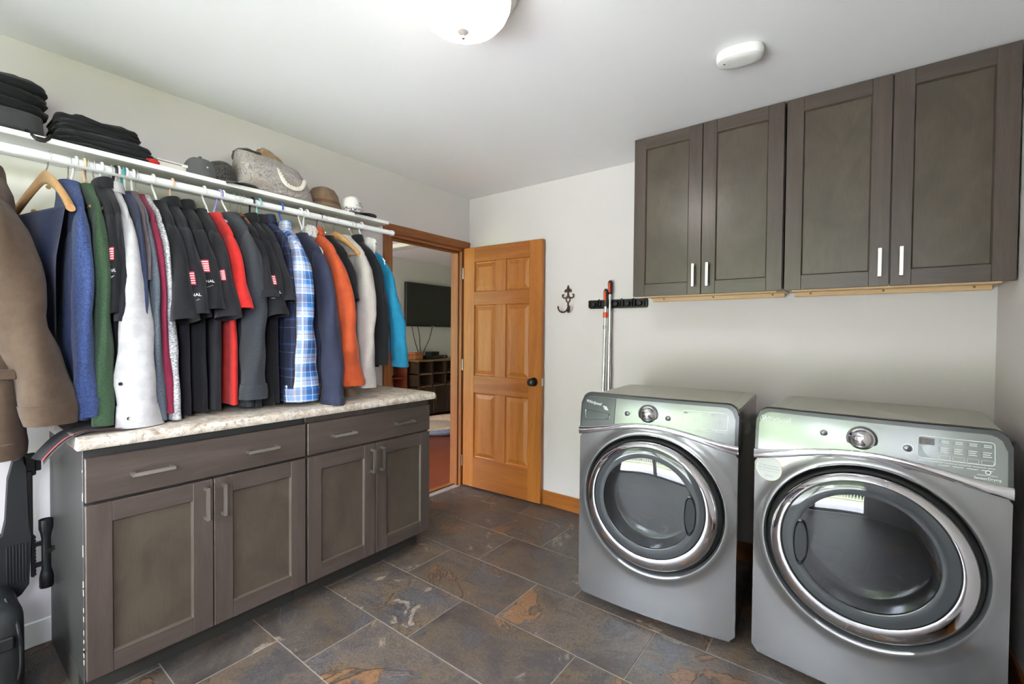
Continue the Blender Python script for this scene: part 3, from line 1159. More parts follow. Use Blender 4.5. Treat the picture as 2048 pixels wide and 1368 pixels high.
    for cidx in range(4):
        cu = u0 + .05 + cidx * .031
        for rr_ in range(3):
            lines.append([(cu + .003, v1 - .030 - rr_ * .006), (cu + .022 - .003 * (rr_ % 2), v1 - .030 - rr_ * .006), (cu + .022 - .003 * (rr_ % 2), v1 - .0318 - rr_ * .006), (cu + .003, v1 - .0318 - rr_ * .006)])
        for rr_ in range(2):
            lines.append([(cu + .005, v1 - .009 - rr_ * .005), (cu + .022, v1 - .009 - rr_ * .005), (cu + .022, v1 - .0106 - rr_ * .005), (cu + .005, v1 - .0106 - rr_ * .005)])
            dark.append([(cu, v1 - .0085 - rr_ * .005), (cu + .0035, v1 - .0085 - rr_ * .005), (cu + .0035, v1 - .0108 - rr_ * .005), (cu, v1 - .0108 - rr_ * .005)])
        dark.append([(cu, v1 - .028), (cu + .0012, v1 - .028), (cu + .0012, v1 - .045), (cu, v1 - .045)])
        lines += outline(cu, v0 + .002, cu + .026, v0 + .015, .003, .0006)
        dark.append([(cu + .01, v0 - .0065), (cu + .013, v0 - .0065), (cu + .013, v0 - .0085), (cu + .01, v0 - .0085)])
        lines.append([(cu, v0 - .014), (cu + .024, v0 - .014), (cu + .024, v0 - .0155), (cu, v0 - .0155)])
    lines.append([(u0, v0 - .0065), (u1, v0 - .0065), (u1, v0 - .0078), (u0, v0 - .0078)])
    if not dryer:
        lines = lines[-1:]
        dark = [q for q in dark if len(q)][2::3][:6]
    flat('legend', lines, MAT['print'], .0015)
    flat('indicator_marks', dark, MAT['printd'], .0018)
    # lettering
    if dryer:
        text('lettering', 'Whirlpool', .0235, MAT['print'], lambda u, v: F(-.318 + u, .927 + v - .0 * u, .0015), fa)
        m_ = ringp(-.312, .934, .011, .0118, 24)
        flat('logo_swoosh', [[(x, kz_ * 1.0) for x, kz_ in q] for q in m_[4:17]], MAT['print'], .0016)
        text('lettering', 'SensorDrying', .0105, MAT['print'], lambda u, v: F(.255 + u, .829 + v, .0015), fa)
        text('lettering', 'Advanced Moisture', .0055, MAT['print'], lambda u, v: F(.262 + u, .8405 + v, .0015), fa)
        flat('logo_swoosh', ringp(.285, .851, .0045, .0065, 18), MAT['print'], .0016)
    else:
        # detergent drawer at the left end of the console
        m = MB()

        def dfa(u, v):
            x = lerp(-W + E_ + .001, -.164, u)
            z0, z1 = zb(x) + .012, top_of(x * W / (W - E_)) - E_ - .001
            z = lerp(z0, z1, v)
            return (x, yc(x, z) - .0025, z)
        m.grid(dfa, 16, 8)
        dd = m.build('detergent_drawer', plain('drawer_grey', srgb(112, 117, 118), .22, .6), t, True)
        flat('drawer_gap', [[(-.1645, .835), (-.1625, .835), (-.1625, .958), (-.1645, .958)]], MAT['black'], .003)
        pull = [(-.312, .892), (-.309, .897), (-.190, .888), (-.186, .882), (-.190, .868), (-.205, .862), (-.300, .851), (-.309, .858)]
        m = MB()
        nP = len(pull)
        cu, cv = sum(p[0] for p in pull) / nP, sum(p[1] for p in pull) / nP
        for s_, o_ in ((1.03, .0035), (1.0, .004), (.9, .001), (.6, -.001)):
            m.v += [F(cu + (u - cu) * s_, cv + (v - cv) * s_, o_) for u, v in pull]
        for k_ in range(3):
            m.f += [(k_ * nP + a, k_ * nP + (a + 1) % nP, (k_ + 1) * nP + (a + 1) % nP, (k_ + 1) * nP + a) for a in range(nP)]
        m.f.append(tuple(range(3 * nP, 4 * nP)))
        m.build('pull', plain('gunmetal_pull', srgb(96, 104, 106), .18, .9), dd, True)
        text('lettering', 'Whirlpool', .019, MAT['print'], lambda u, v: F(-.312 + u, .931 + v - .12 * u, .0042), dd, shear=.35)
        flat('logo_bars', [[(-.222 + .004 * k_, .922 - .006 * k_), (-.202 + .004 * k_, .919 - .006 * k_), (-.202 + .004 * k_, .9155 - .006 * k_), (-.222 + .004 * k_, .9185 - .006 * k_)] for k_ in range(3)], MAT['print'], .0042, dd)
    if dryer:
        su, sv_, sr = -.288, .748, .0445

        def PY(u, v, off):
            d = sqrt(u * u + (v - ZC) ** 2) - RH
            return Vector((u, yf(u) + pw(d, rad) - off, v))
        m = MB()
        for r_ in (sr, sr * .66, sr * .33, .001):
            m.v += [PY(su + r_ * cos(2 * pi * q / 40), sv_ + r_ * sin(2 * pi * q / 40), .0014) for q in range(40)]
        for i_ in range(3):
            m.f += [(i_ * 40 + q, i_ * 40 + (q + 1) % 40, i_ * 40 + 40 + (q + 1) % 40, i_ * 40 + 40 + q) for q in range(40)]
        stk = m.build('sticker', plain('pale_sticker_face', srgb(206, 209, 210), .5), t, True)
        m = MB()
        for r_ in (sr, sr * .955):
            m.v += [PY(su + r_ * cos(2 * pi * q / 40), sv_ + r_ * sin(2 * pi * q / 40), .0019) for q in range(40)]
        m.f += [(q, (q + 1) % 40, 40 + (q + 1) % 40, 40 + q) for q in range(40)]
        m.build('sticker_edge', plain('cream_sticker_edge', srgb(226, 216, 170), .5), stk, True)
        gp = plain('grey_print', srgb(140, 140, 144), .6)
        for s_, sz, dv in (('101 years of innovation', .0072, .009), ('built with American Pride', .0072, -.001), ('Whirlpool', .0066, -.029)):
            text('lettering', s_, sz, gp, lambda u, v, dv=dv: PY(su + u, sv_ + dv + v, .0021), stk, align='CENTER')
        m = MB()
        m.grid(lambda u, v: PY(su + lerp(-.034, .034, u), sv_ - .0095 + .0008 * v, .0021), 8, 2)
        m.build('printed_line', gp, stk, True)
    # ---- door
    dr_ = thing_part('door', t)
    R0 = RH - .006

    def loft(rings, mat, name, n=96, cap=False, ang=50):
        m = MB()
        for (r, y, zc) in rings:
            m.v += [(r * cos(2 * pi * j / n), y, zc + r * sin(2 * pi * j / n)) for j in range(n)]
        for i in range(len(rings) - 1):
            m.f += [(i * n + j, i * n + (j + 1) % n, (i + 1) * n + (j + 1) % n, (i + 1) * n + j) for j in range(n)]
        if cap:
            m.f.append(tuple(range((len(rings) - 1) * n, len(rings) * n)))
        return m.build(name, mat, dr_, True, ang=ang)
    loft([(RH + .001, .02, ZC), (RH - .004, -.016, ZC), (RH - .016, -.030, ZC), (RH - .020, -.030, ZC)], MAT['blackm'], 'door_gap')
    loft([(R0 - .010, -.022, ZC), (R0 - .012, -.044, ZC + .001), (R0 - .017, -.053, ZC + .003), (R0 - .026, -.060, ZC + .007), (R0 - .036, -.065, ZC + .012), (R0 - .048, -.068, ZC + .017), (R0 - .052, -.066, ZC + .019)], MAT['chrome'], 'chrome_ring')
    RG, ZG = R0 - .051, ZC + .019
    loft([(RG + .001, -.0665, ZG), (RG - .003, -.068, ZG), (RG - .004, -.066, ZG)], MAT['black'], 'glass_seal')
    loft([(RG - .004, -.066, ZG), (RG - .02, -.069, ZG), (RG - .042, -.0705, ZG), (RG - .046, -.069, ZG)], MAT['smoke'], 'smoked_rim')
    loft([(RG - .044, -.069, ZG), (RG - .07, -.072, ZG), (RG - .12, -.075, ZG), (.04, -.077, ZG), (.001, -.077, ZG)], MAT['doorglass'], 'window')
    loft([(RG - .046, -.06, ZG), (RG - .052, -.02, ZG - .004), (RG - .062, .03, ZG - .008), (RG - .085, .062, ZG - .01), (RG - .13, .075, ZG - .01), (.03, .078, ZG - .01), (.001, .078, ZG - .01)],
         glassy('clear_bowl', (.85, .87, .88, 1), .02), 'glass_bowl')
    # lens-shaped handle pocket
    hs = handle_side
    hx, hz = hs * (RG - .060), ZG - .012
    m = MB()
    N = 24
    def vesica(s_, N=N):
        H, Wd = .080 * s_, .024 * s_
        pts = [(hx + Wd * cos(pi / 2 - pi * i / N) * (1.0), hz + H * sin(pi / 2 - pi * i / N)) for i in range(N + 1)]
        pts2 = [(hx - Wd * .8 * cos(pi / 2 - pi * i / N), hz + H * sin(pi / 2 - pi * i / N)) for i in range(N, -1, -1)][1:-1]
        return [(u, v) for u, v in pts + pts2]
    for s_, yy in ((1.0, -.071), (1.0, -.079), (.93, -.080), (.86, -.074)):
        m.v += [(u, yy, v) for u, v in vesica(s_)]
    k = len(vesica(1))
    for i in range(3):
        m.f += [(i * k + a, i * k + (a + 1) % k, (i + 1) * k + (a + 1) % k, (i + 1) * k + a) for a in range(k)]
    m.f.append(tuple(range(3 * k, 4 * k)))
    m.build('handle', plain('dark_handle_pocket', srgb(40, 42, 44), .12, .3), dr_, True)
    # drum
    dm = thing_part('drum', t)
    m = MB().lathe([(RH - .004, .02), (RH - .03, .03), (RH - .045, .06), (RH - .048, .08)], (0, 0, ZC), 'y', 64)
    m.build('gasket', plain('grey_gasket', srgb(120, 122, 122), .5), dm, True)
    MB().lathe([(RH - .050, .078), (RH - .028, .10), (RH - .028, .44), (RH - .04, .46)], (0, 0, ZC), 'y', 64).build('drum_wall', MAT['steel'], dm, True)
    MB().lathe([(RH - .03, .455), (.16, .462), (.12, .44), (.05, .435), (0, .435)], (0, 0, ZC), 'y', 64).build('drum_back', MAT['steel'], dm, True)
    for q in range(3):
        a = 2 * pi * q / 3 + .5
        m = MB()
        R1 = RH - .029

        def fin(u, v, a=a):
            h = .05 * sin(pi * v) * (.7 + .3 * sin(pi * u))
            aa = a + (v - .5) * .3
            return ((R1 - h) * cos(aa), lerp(.11, .44, u), ZC + (R1 - h) * sin(aa))
        m.grid(fin, 10, 10)
        m.build('baffle', MAT['steel'], dm, True)
    # feet
    for sx in (-1, 1):
        for yy in (.08, D - .07):
            MB().lathe([(.02, 0), (.022, .006), (.014, .012), (.012, .032)], (sx * (W - .05), yy, 0), 'z', 16, capa=True).build('foot', MAT['white'] if dryer else MAT['black'], t, True)
    MB().box((-W + .02, .03, .008), (W - .02, .045, .034)).build('plinth', MAT['blackm'], t, True)
    return t


def thing_part(name, parent):
    o = bpy.data.objects.new(name, None)
    COL.objects.link(o)
    o.parent = parent
    o.empty_display_size = .03
    return o


machine('washing_machine', 'silver front-loading washer with detergent drawer, nearer the doorway', (1.866, -.858, 0), radians(3.6), 1, False)
machine('clothes_dryer', 'silver front-loading dryer with round sticker, in the right corner', (2.598, -.846, 0), radians(-3.2), -1, True)
# hoses behind, between the machines
tag(MB().tube(catmull([(2.232, -.10, .80), (2.240, -.20, .86), (2.238, -.30, .60), (2.244, -.26, .30), (2.236, -.14, .16)], 8), .012, 10).build('drain_hose', MAT['black']), 'black rubber hose hanging between the washer and the dryer', 'hose')

# ------------------------------------------------------------------ ceiling light and alarm
t_ = NT('lit_opal_glass')
t_.set(Base_Color=(.95, .93, .9, 1), Roughness=.3)
t_.b.inputs['Emission Color'].default_value = (1.0, .94, .88, 1)
_sp = t_.n('ShaderNodeSeparateXYZ')
t_.l(t_.coords(), _sp.inputs[0])
_mr = t_.n('ShaderNodeMapRange')
t_.l(_sp.outputs[2], _mr.inputs[0])
for _k, _v in ((1, CZ - .132), (2, CZ - .07), (3, 19.0), (4, 1.3)):
    _mr.inputs[_k].default_value = _v
t_.l(_mr.outputs[0], t_.b.inputs['Emission Strength'])
MAT['opal'] = t_.m
cl = thing('ceiling_light', 'lit flush ceiling light with opal glass bowl and small finial', 'ceiling light', (1.545, -1.715, 2.2))
cx, cy = 1.545, -1.715
MB().lathe([(0, CZ - .002), (.176, CZ - .002), (.178, CZ - .012), (.170, CZ - .018), (.168, CZ - .028), (.158, CZ - .034), (.150, CZ - .046), (.10, CZ - .046)], (cx, cy, 0), 'z', 48).build('pan', MAT['white'], cl)
MB().lathe([(.152, CZ - .042), (.150, CZ - .056), (.140, CZ - .078), (.120, CZ - .100), (.092, CZ - .117), (.055, CZ - .128), (.012, CZ - .132), (0, CZ - .132)], (cx, cy, 0), 'z', 48).build('glass_bowl', MAT['opal'], cl)
MB().lathe([(0, CZ - .131), (.017, CZ - .132), (.018, CZ - .138), (.010, CZ - .145), (.005, CZ - .150), (.006, CZ - .158), (0, CZ - .161)], (cx, cy, 0), 'z', 20).build('finial', plain('satin_grey_finial', srgb(112, 106, 104), .5), cl)

al = thing('carbon_monoxide_alarm', 'white oval alarm on the ceiling', 'alarm', (2.2, -.87, CZ))
ax, ay = 2.185, -.845
def egg(r, h):
    m = []
    for j in range(40):
        a = 2 * pi * j / 40
        u, v = .083 * r * (abs(cos(a)) ** .8) * (1 if cos(a) > 0 else -1), .056 * r * (abs(sin(a)) ** .8) * (1 if sin(a) > 0 else -1)
        q = radians(8)
        m.append((ax + u * cos(q) - v * sin(q), ay + u * sin(q) + v * cos(q), h))
    return m
m = MB()
lv = [(.96, CZ - .001), (1, CZ - .012), (.99, CZ - .026), (.93, CZ - .036), (.8, CZ - .041), (.5, CZ - .043)]
for r, h in lv:
    m.v += egg(r, h)
for i in range(len(lv) - 1):
    m.f += [(i * 40 + j, i * 40 + (j + 1) % 40, (i + 1) * 40 + (j + 1) % 40, (i + 1) * 40 + j) for j in range(40)]
m.f.append(tuple(range((len(lv) - 1) * 40, len(lv) * 40)))
m.build('cover', MAT['white'], al)
m = MB()
for (s_, h) in ((1, CZ - .0434), (.8, CZ - .038), (.75, CZ - .038)):
    m.v += [(ax + (.038 * s_ if abs(u) > .5 else .038 * s_) * cos(a) * 1.0, ay + .010 * s_ * sin(a), h) for a in [2 * pi * j / 24 for j in range(24)] for u in (1,)]
for i in range(2):
    m.f += [(i * 24 + j, i * 24 + (j + 1) % 24, (i + 1) * 24 + (j + 1) % 24, (i + 1) * 24 + j) for j in range(24)]
m.f.append(tuple(range(48, 72)))
m.build('test_button', plain('alarm_slot_shade_grey', srgb(196, 196, 194), .4), al)  # grey paints in the shade of the alarm's recessed slot
MB().lathe([(.004, CZ - .045), (0, CZ - .046)], (ax - .050, ay - .022, 0), 'z', 12).build('indicator_light', MAT['blackm'], al)
# ------------------------------------------------------------------ closet shelf and rod
SX, SZ = .30, 1.921          # shelf front edge, shelf top
sh = thing('closet_shelf', 'long white closet shelf on metal brackets along the left wall', 'shelf', (.15, -1.8, SZ))
bx('board', (.004, -3.2, SZ - .019), (SX, -1.042, SZ), MAT['white'], sh, .0015)
MAT['cleat'] = painted('cream_wall_cleat', srgb(226, 222, 206), .5, .03)
ck = bx('wall_cleat', (.001, -3.2, 1.66), (.018, -1.055, SZ - .02), MAT['cleat'], sh, .001)
for yy in (-2.95, -2.5, -2.46, -2.09, -1.72, -1.5, -1.36, -1.12):
    for zz in (1.70, 1.80):
        MB().lathe([(.008, .018), (.007, .0205), (0, .021)], (0, yy, zz + .012 * sin(yy * 40)), 'x', 10).build('screw', MAT['brass'], ck)
ROD = (.300, 1.853)
for yy in (-2.515, -1.945, -1.335):
    br = thing_part('bracket', sh)
    m = MB()
    m.box((.018, yy - .014, 1.60), (.022, yy + .014, SZ - .02), .0005)
    m.box((.018, yy - .014, SZ - .023), (.285, yy + .014, SZ - .0195), .0005)
    m.build('bracket_arms', MAT['rodw'], br, True)
    MB().tube([(.024, yy, 1.63), (.255, yy, SZ - .024)], .007, 8, sq=1.5).build('brace', plain('galvanised', srgb(176, 180, 182), .4, .8), br, True)
    m = MB()
    m.box((.262, yy - .011, 1.87), (.268, yy + .011, SZ - .0195), .0005)
    pts = [(ROD[0] + .0215 * cos(a), yy, ROD[1] + .0215 * sin(a)) for a in [pi * .75 + i / 12 * pi * 1.05 for i in range(13)]]
    m.tube(pts, .004, 8, sq=2.6)
    m.build('rod_hook', MAT['rodw'], br, True)
rd = thing('closet_rod', 'white round closet rod under the shelf', 'rod', (ROD[0], -1.8, ROD[1]))
MB().tube([(ROD[0], -3.2, ROD[1]), (ROD[0], -1.93, ROD[1])], .0165, 24).build('outer_tube', MAT['rodw'], rd)
MB().tube([(ROD[0], -1.935, ROD[1]), (ROD[0], -1.02, ROD[1])], .0150, 24).build('inner_tube', MAT['rodw'], rd)
MB().lathe([(.0175, -1.035), (.0180, -1.022), (.0165, -1.013), (0, -1.011)], (ROD[0], 0, ROD[1]), 'y', 24).build('end_cap', MAT['plw'], rd)


# ------------------------------------------------------------------ hangers
GY = [-2.640, -2.445, -2.398, -2.366, -2.350, -2.322, -2.288, -2.264, -2.274, -2.246, -2.226, -2.184, -2.142, -2.090, -2.040, -1.985, -1.920, -1.876, -1.836, -1.800, -1.745, -1.680, -1.580, -1.515, -1.450, -1.352, -1.280, -1.215]
def hook_path(y, drop, r=.0215, yg=None):
    yg = y if yg is None else yg
    x0, z0 = ROD
    pts = [(x0 + r * cos(a), y, z0 + r * sin(a)) for a in [radians(-25) + i / 14 * radians(205) for i in range(15)]]
    # rises at the front, over the rod, comes down at the back, then swings to the centre line
    pts = pts[::-1]
    pts = [(x0 - r * .2 - 0, yg, z0 - drop), (x0 - r * .25, lerp(y, yg, .7), z0 - drop * .75), (x0 - r * .9, lerp(y, yg, .25), z0 - .03)] + pts
    return catmull(pts, 3)


def hanger(kind, y, label, mat, rz=0.0, drop=None, span=.190, tilt=.118, group='clothes hangers on the rod', yg=None):
    yr = y
    if yg is None:
        yg = min(GY, key=lambda q: abs(q - y))
    drop = drop or (.088 if kind != 'wood' else .070)
    if kind == 'wood' and rz == 0:
        span, tilt = .158, .100
    h = thing('clothes_hanger' if kind != 'wood' else 'wooden_hanger', label, 'hanger', (ROD[0], y, ROD[1]), 0, group)
    zc = ROD[1] - drop
    y = yg
    xc = ROD[0] - .004

    def rot(p):
        p = Vector(p) - Vector((xc, y, 0))
        return (xc + p.x * cos(rz) - p.y * sin(rz), y + p.x * sin(rz) + p.y * cos(rz), p.z)
    if kind == 'wood':
        MB().tube(hook_path(yr, drop, yg=yg), .0021, 8).build('hook', MAT['nickel'], h)
        m = MB()

        def arm(u, v):
            k = (u - .5) * 2
            x = xc + span * k
            zc_ = zc - .010 - tilt * abs(k) ** 1.35
            ht = lerp(.024, .012, abs(k) ** .8)
            th = lerp(.008, .013 if rz else .007, abs(k))
            a = 2 * pi * v
            yy = y - (.018 if rz else .0) * abs(k) ** 2
            return rot((x, yy + th * cos(a), zc_ + ht * sin(a)))
        m.grid(arm, 31, 12, False, True)
        m.f.append(tuple(range(12)))
        m.f.append(tuple(range(30 * 12, 31 * 12)))
        m.build('shoulder_arms', mat, h)
        b = [rot((xc - span * .9, y - .012, zc - tilt - .004)), rot((xc + span * .9, y - .012, zc - tilt - .004))]
        MB().tube(b, .0055, 8).build('trouser_bar', mat, h)
    else:
        r = .0042 if kind == 'plastic' else .0017
        MB().tube(hook_path(yr, drop, yg=yg), r, 8).build('hook', mat, h)
        loop = [(xc - .004, y, zc), (xc - .03, y, zc - .012), (xc - span * .9, y, zc - tilt * .9), (xc - span, y, zc - tilt - .012), (xc - span * .92, y, zc - tilt - .03),
                (xc, y, zc - tilt - .032), (xc + span * .92, y, zc - tilt - .03), (xc + span, y, zc - tilt - .012), (xc + span * .9, y, zc - tilt * .9), (xc + .03, y, zc - .012), (xc - .004, y, zc)]
        MB().tube([rot(p) for p in catmull(loop, 4)], r * .9, 8).build('shoulder_loop', mat, h)
    return h


# ------------------------------------------------------------------ garments
def uvset(me, uv):
    l = me.uv_layers.new(name='UVMap')
    for lp in me.loops:
        l.data[lp.index].uv = uv[lp.vertex_index]


def garment(name, label, cat, y, mat, sleeve='long', neck=1.765, shw=.195, drop=.095, hem=.95, hemw=.215, th=.017,
            s_end=.95, ry=(.020, .024), rx=(.058, .042), s_dy=0.0, x_out=.0, yaw=0.0, fold=.010, collar=None, cuff=None, seed=0, group='clothes hanging on the rod', x0=.296, nbody=4, sl_bow=0.0, hood=False, wr=.004):
    rs = random.Random(seed or hash(label) % 9999)
    g = thing(name, label, cat, (x0, y, neck), 0, group)
    ph, ph2 = rs.uniform(0, 6), rs.uniform(0, 6)

    def W(p):
        dx, dy = p[0] - x0, p[1] - y
        c, s = cos(yaw), sin(yaw)
        q = Vector((p[0] * 9, p[1] * 9, p[2] * 6 + seed))
        k = noise.noise(q) * wr
        return (x0 + dx * c - dy * s, y + dx * s + dy * c + k, p[2])
    # body
    nk = min(1.4, .032 / th)
    zs = [(neck + .012, .058, nk), (neck, .066, nk), (neck - .03, .112, min(1.2, nk * 1.2)), (neck - .06, .160, min(1.1, nk * 1.5)), (neck - drop, shw, 1.0), (neck - drop - .05, shw + .012, 1.0)]
    NB = 16
    zl = neck - drop - .05
    for i in range(1, NB + 1):
        t = i / NB
        zs.append((lerp(zl, hem, t), lerp(shw + .012, hemw, t), 1.0 + .35 * t))
    n = 36
    m, uv = MB(), []
    for i, (z, hw, tk) in enumerate(zs):
        t = max(0, (zl - z) / (zl - hem))
        A = fold * min(1, t * 1.6)
        for j in range(n):
            a = 2 * pi * j / n
            c, s = cos(a), sin(a)
            xx = hw * (abs(c) ** .75) * (1 if c > 0 else -1)
            yy = th * tk * (abs(s) ** .8) * (1 if s > 0 else -1)
            yy += A * sin(nbody * 7 * xx + ph + t * .8) + A * .5 * sin(17 * xx + ph2)
            zz = z + (.004 * sin(9 * xx + ph) if i == len(zs) - 1 else 0)
            m.v.append(W((x0 + xx, y + yy, zz)))
            uv.append((xx * (1 if s < 0 else -1), zz))
    for i in range(len(zs) - 1):
        m.f += [(i * n + j, i * n + (j + 1) % n, (i + 1) * n + (j + 1) % n, (i + 1) * n + j) for j in range(n)]
    me = m.mesh('body', ang=70)
    uvset(me, uv)
    link('body', me, mat, g)
    # sleeves
    surf = None
    for sd in (1, -1):
        zt = neck - drop
        L = zt - s_end
        NR, n2 = (22 if sleeve == 'long' else 10), 20

        def S(t, a, off=0.0, sd=sd):
            z = zt + .012 - (zt + .012 - s_end) * t
            ss = t * L
            xo = pw(ss, [(0, shw - .055), (.04, shw - .028), (.10, shw - .004), (.25, shw + .022 + x_out * .5), (max(L, .26), shw + .03 + x_out)])
            k = pw(ss, [(0, .45), (.04, .74), (.10, .93), (.18, 1.0)])
            Rx = lerp(rx[0], rx[1], t) * k + off
            Ry = lerp(ry[0], ry[1], t ** .8) * k + off
            bow = sl_bow * sin(pi * t)
            wv = (1 + .10 * sin(3 * a + 9 * t + ph)) * (1 + (.06 * sin(26 * t + ph2) if t > .45 and sleeve == 'long' else 0))
            return W((x0 + sd * (xo + Rx * cos(a) * wv), y + s_dy * t + bow + Ry * sin(a) * wv, z + .010 * cos(a) * (t if sleeve == 'short' else 0)))
        m, uv = MB(), []
        for i in range(NR):
            t = i / (NR - 1)
            for j in range(n2):
                a = 2 * pi * j / n2
                m.v.append(S(t, a))
                uv.append((.045 * a, m.v[-1][2]))
        for i in range(NR - 1):
            m.f += [(i * n2 + j, i * n2 + (j + 1) % n2, (i + 1) * n2 + (j + 1) % n2, (i + 1) * n2 + j) for j in range(n2)]
        m.f.append(tuple(range(n2)))
        # turned-in hem
        b0 = (NR - 1) * n2
        cpt = Vector((0, 0, 0))
        for q in m.v[b0:b0 + n2]:
            cpt += Vector(q) / n2
        k0 = len(m.v)
        for q in list(m.v[b0:b0 + n2]):
            m.v.append(tuple(cpt + (Vector(q) - cpt) * .86 + Vector((0, 0, .03))))
            uv.append((0, 0))
        m.f += [(b0 + j, b0 + (j + 1) % n2, k0 + (j + 1) % n2, k0 + j) for j in range(n2)]
        me = m.mesh('sleeve', ang=70)
        uvset(me, uv)
        sv = link('sleeve', me, mat, g)
        if sd == 1:
            surf = S
            first = sv
        if cuff and sleeve == 'long':
            cm, cl_, ck_ = cuff
            t0 = 1 - cl_ / L
            m, uv = MB(), []
            for t, off in ((t0, -.001), (t0, .0025), (lerp(t0, 1, .5), .003), (1.0, .0025), (1.0, -.004)):
                for j in range(n2):
                    m.v.append(S(t, 2 * pi * j / n2, off + ck_))
                    uv.append((.045 * 2 * pi * j / n2, m.v[-1][2]))
            for i in range(4):
                m.f += [(i * n2 + j, i * n2 + (j + 1) % n2, (i + 1) * n2 + (j + 1) % n2, (i + 1) * n2 + j) for j in range(n2)]
            me = m.mesh('cuff', ang=60)
            uvset(me, uv)
            link('cuff', me, cm, sv)
    if collar:
        m, uv = MB(), []
        for hz, kx, ky in ((-.006, .066, .030), (.012, .062, .027), (.028, .060, .026), (.030, .066, .031), (.012, .074, .036), (-.012, .080, .038)):
            for j in range(24):
                a = 2 * pi * j / 24
                m.v.append(W((x0 + kx * cos(a), y + ky * sin(a) * th / .017 ** 1 * 1.0 if False else y + ky * sin(a), neck + hz + .008 * cos(a))))
                uv.append((.06 * a, m.v[-1][2]))
        for i in range(5):
            m.f += [(i * 24 + j, i * 24 + (j + 1) % 24, (i + 1) * 24 + (j + 1) % 24, (i + 1) * 24 + j) for j in range(24)]
        me = m.mesh('collar', ang=70)
        uvset(me, uv)
        link('collar', me, collar, g)
    return g, surf, first


def on_sleeve(S, t0, t1, a0, a1, nt, na, off=.002):
    return MB().grid(lambda u, v: S(lerp(t0, t1, u), lerp(a0, a1, v), off), nt, na)


FLAGR, FLAGW, FLAGB = plain('patch_red', srgb(196, 52, 62), .8), plain('patch_white', srgb(236, 226, 226), .8), plain('patch_blue', srgb(40, 44, 80), .8)


def flag_patch(S, sleeve, t0, t1, ac=-.75, da=.42, letters=('TY', 'IONAL')):
    """embroidered flag patch with lettering below, sewn on the sleeve"""
    p = on_sleeve(S, t0, t1, ac - da, ac + da, 4, 6, .0015).build('flag_patch', FLAGR, sleeve)
    m = MB()
    for k in range(5):
        a = lerp(t0, t1, (k + .62) / 5.6)
        b = lerp(t0, t1, (k + 1.02) / 5.6)
        m.grid(lambda u, v: S(lerp(a, b, u), lerp(ac - da * .88, ac + da * .9, v), .0024), 2, 6)
    m.build('stripes', FLAGW, p)
    if letters:
        tt = t1 + (t1 - t0) * .55
        for k, s in enumerate(letters):
            text('lettering', s, .016, FLAGW, lambda u, v, k=k: Vector(S(tt + (k * .016 - v) / .36, ac - da + u / .05 * 1.1, .0022)), sleeve, local=False)
        m = MB()
        tz = tt + .032 / .36
        m.add([S(tz, ac - da, .0022), S(tz - .012, ac + da * 1.2, .0022), S(tz + .012, ac - da * .2, .0022)], [(0, 1, 2)])
        m.build('emblem', FLAGW, sleeve)


F_ = {}
F_['brown'] = fabric('brown_canvas', srgb(84, 68, 54), weave=600)
F_['navyd'] = fabric('navy_knit', srgb(28, 40, 74), srgb(42, 56, 94), mottle=.2)
F_['blue'] = fabric('blue_heather', srgb(48, 64, 108), srgb(72, 90, 134), mottle=.15)
F_['green'] = fabric('green_heather', srgb(46, 68, 48), srgb(68, 92, 66), mottle=.15, streak=(1, 1, 3))
F_['black'] = fabric('black_cotton', srgb(28, 28, 31), bump=.3)
F_['black2'] = fabric('washed_black_cotton', srgb(35, 34, 39), bump=.3)
F_['char'] = fabric('charcoal_fleece', srgb(48, 51, 56), srgb(58, 61, 66), mottle=.2)
F_['white'] = fabric('white_poplin', srgb(192, 190, 190), bump=.2)
F_['navy'] = fabric('navy_cotton', srgb(50, 58, 84))
F_['greyh'] = fabric('slate_heather', srgb(66, 74, 84), srgb(96, 104, 112), mottle=.12, streak=(1, 1, 5))
F_['maroon'] = fabric('maroon_jersey', srgb(126, 34, 60))
F_['marl'] = fabric('grey_marl', srgb(120, 120, 122), srgb(204, 204, 204), mottle=.06, streak=(.6, .6, 3))
F_['red'] = fabric('red_jersey', srgb(216, 50, 46))
F_['orange'] = fabric('orange_shell', srgb(196, 84, 42), rough=.6)
F_['navyw'] = fabric('navy_nylon', srgb(46, 50, 74), rough=.42, bump=.35)
F_['cream'] = fabric('oatmeal_heather', srgb(190, 182, 172), srgb(172, 166, 160), mottle=.1)
F_['teal'] = fabric('turquoise_nylon', srgb(20, 128, 164), rough=.45, bump=.4)
F_['taupe'] = fabric('taupe_knit', srgb(96, 84, 86))
F_['grey'] = fabric('pale_cloth', srgb(214, 210, 206))
Bl, Lb, Wh, Tn, Nv, Bk = srgb(44, 112, 178), srgb(170, 186, 216), srgb(238, 236, 238), srgb(226, 206, 184), srgb(52, 66, 116), srgb(24, 30, 54)
F_['plaid'] = stops_to_plaid('blue_white_plaid', [(0, Bl), (.16, Wh), (.18, Bl), (.30, Nv), (.46, Wh), (.52, Lb), (.72, Tn), (.78, Lb), (.9, Wh)], [(0, Bl), (.12, Wh), (.14, Nv), (.36, Bl), (.5, Wh), (.56, Lb), (.7, Tn), (.74, Nv), (.77, Lb), (.92, Bl)], 11, 9.5)
F_['dplaid'] = stops_to_plaid('navy_plaid', [(0, Bk), (.3, Nv), (.34, Bk), (.6, srgb(120, 124, 140)), (.62, Bk), (.8, srgb(34, 48, 66))], [(0, Bk), (.4, srgb(120, 124, 140)), (.42, Bk), (.7, Nv), (.78, Bk)], 9, 9)

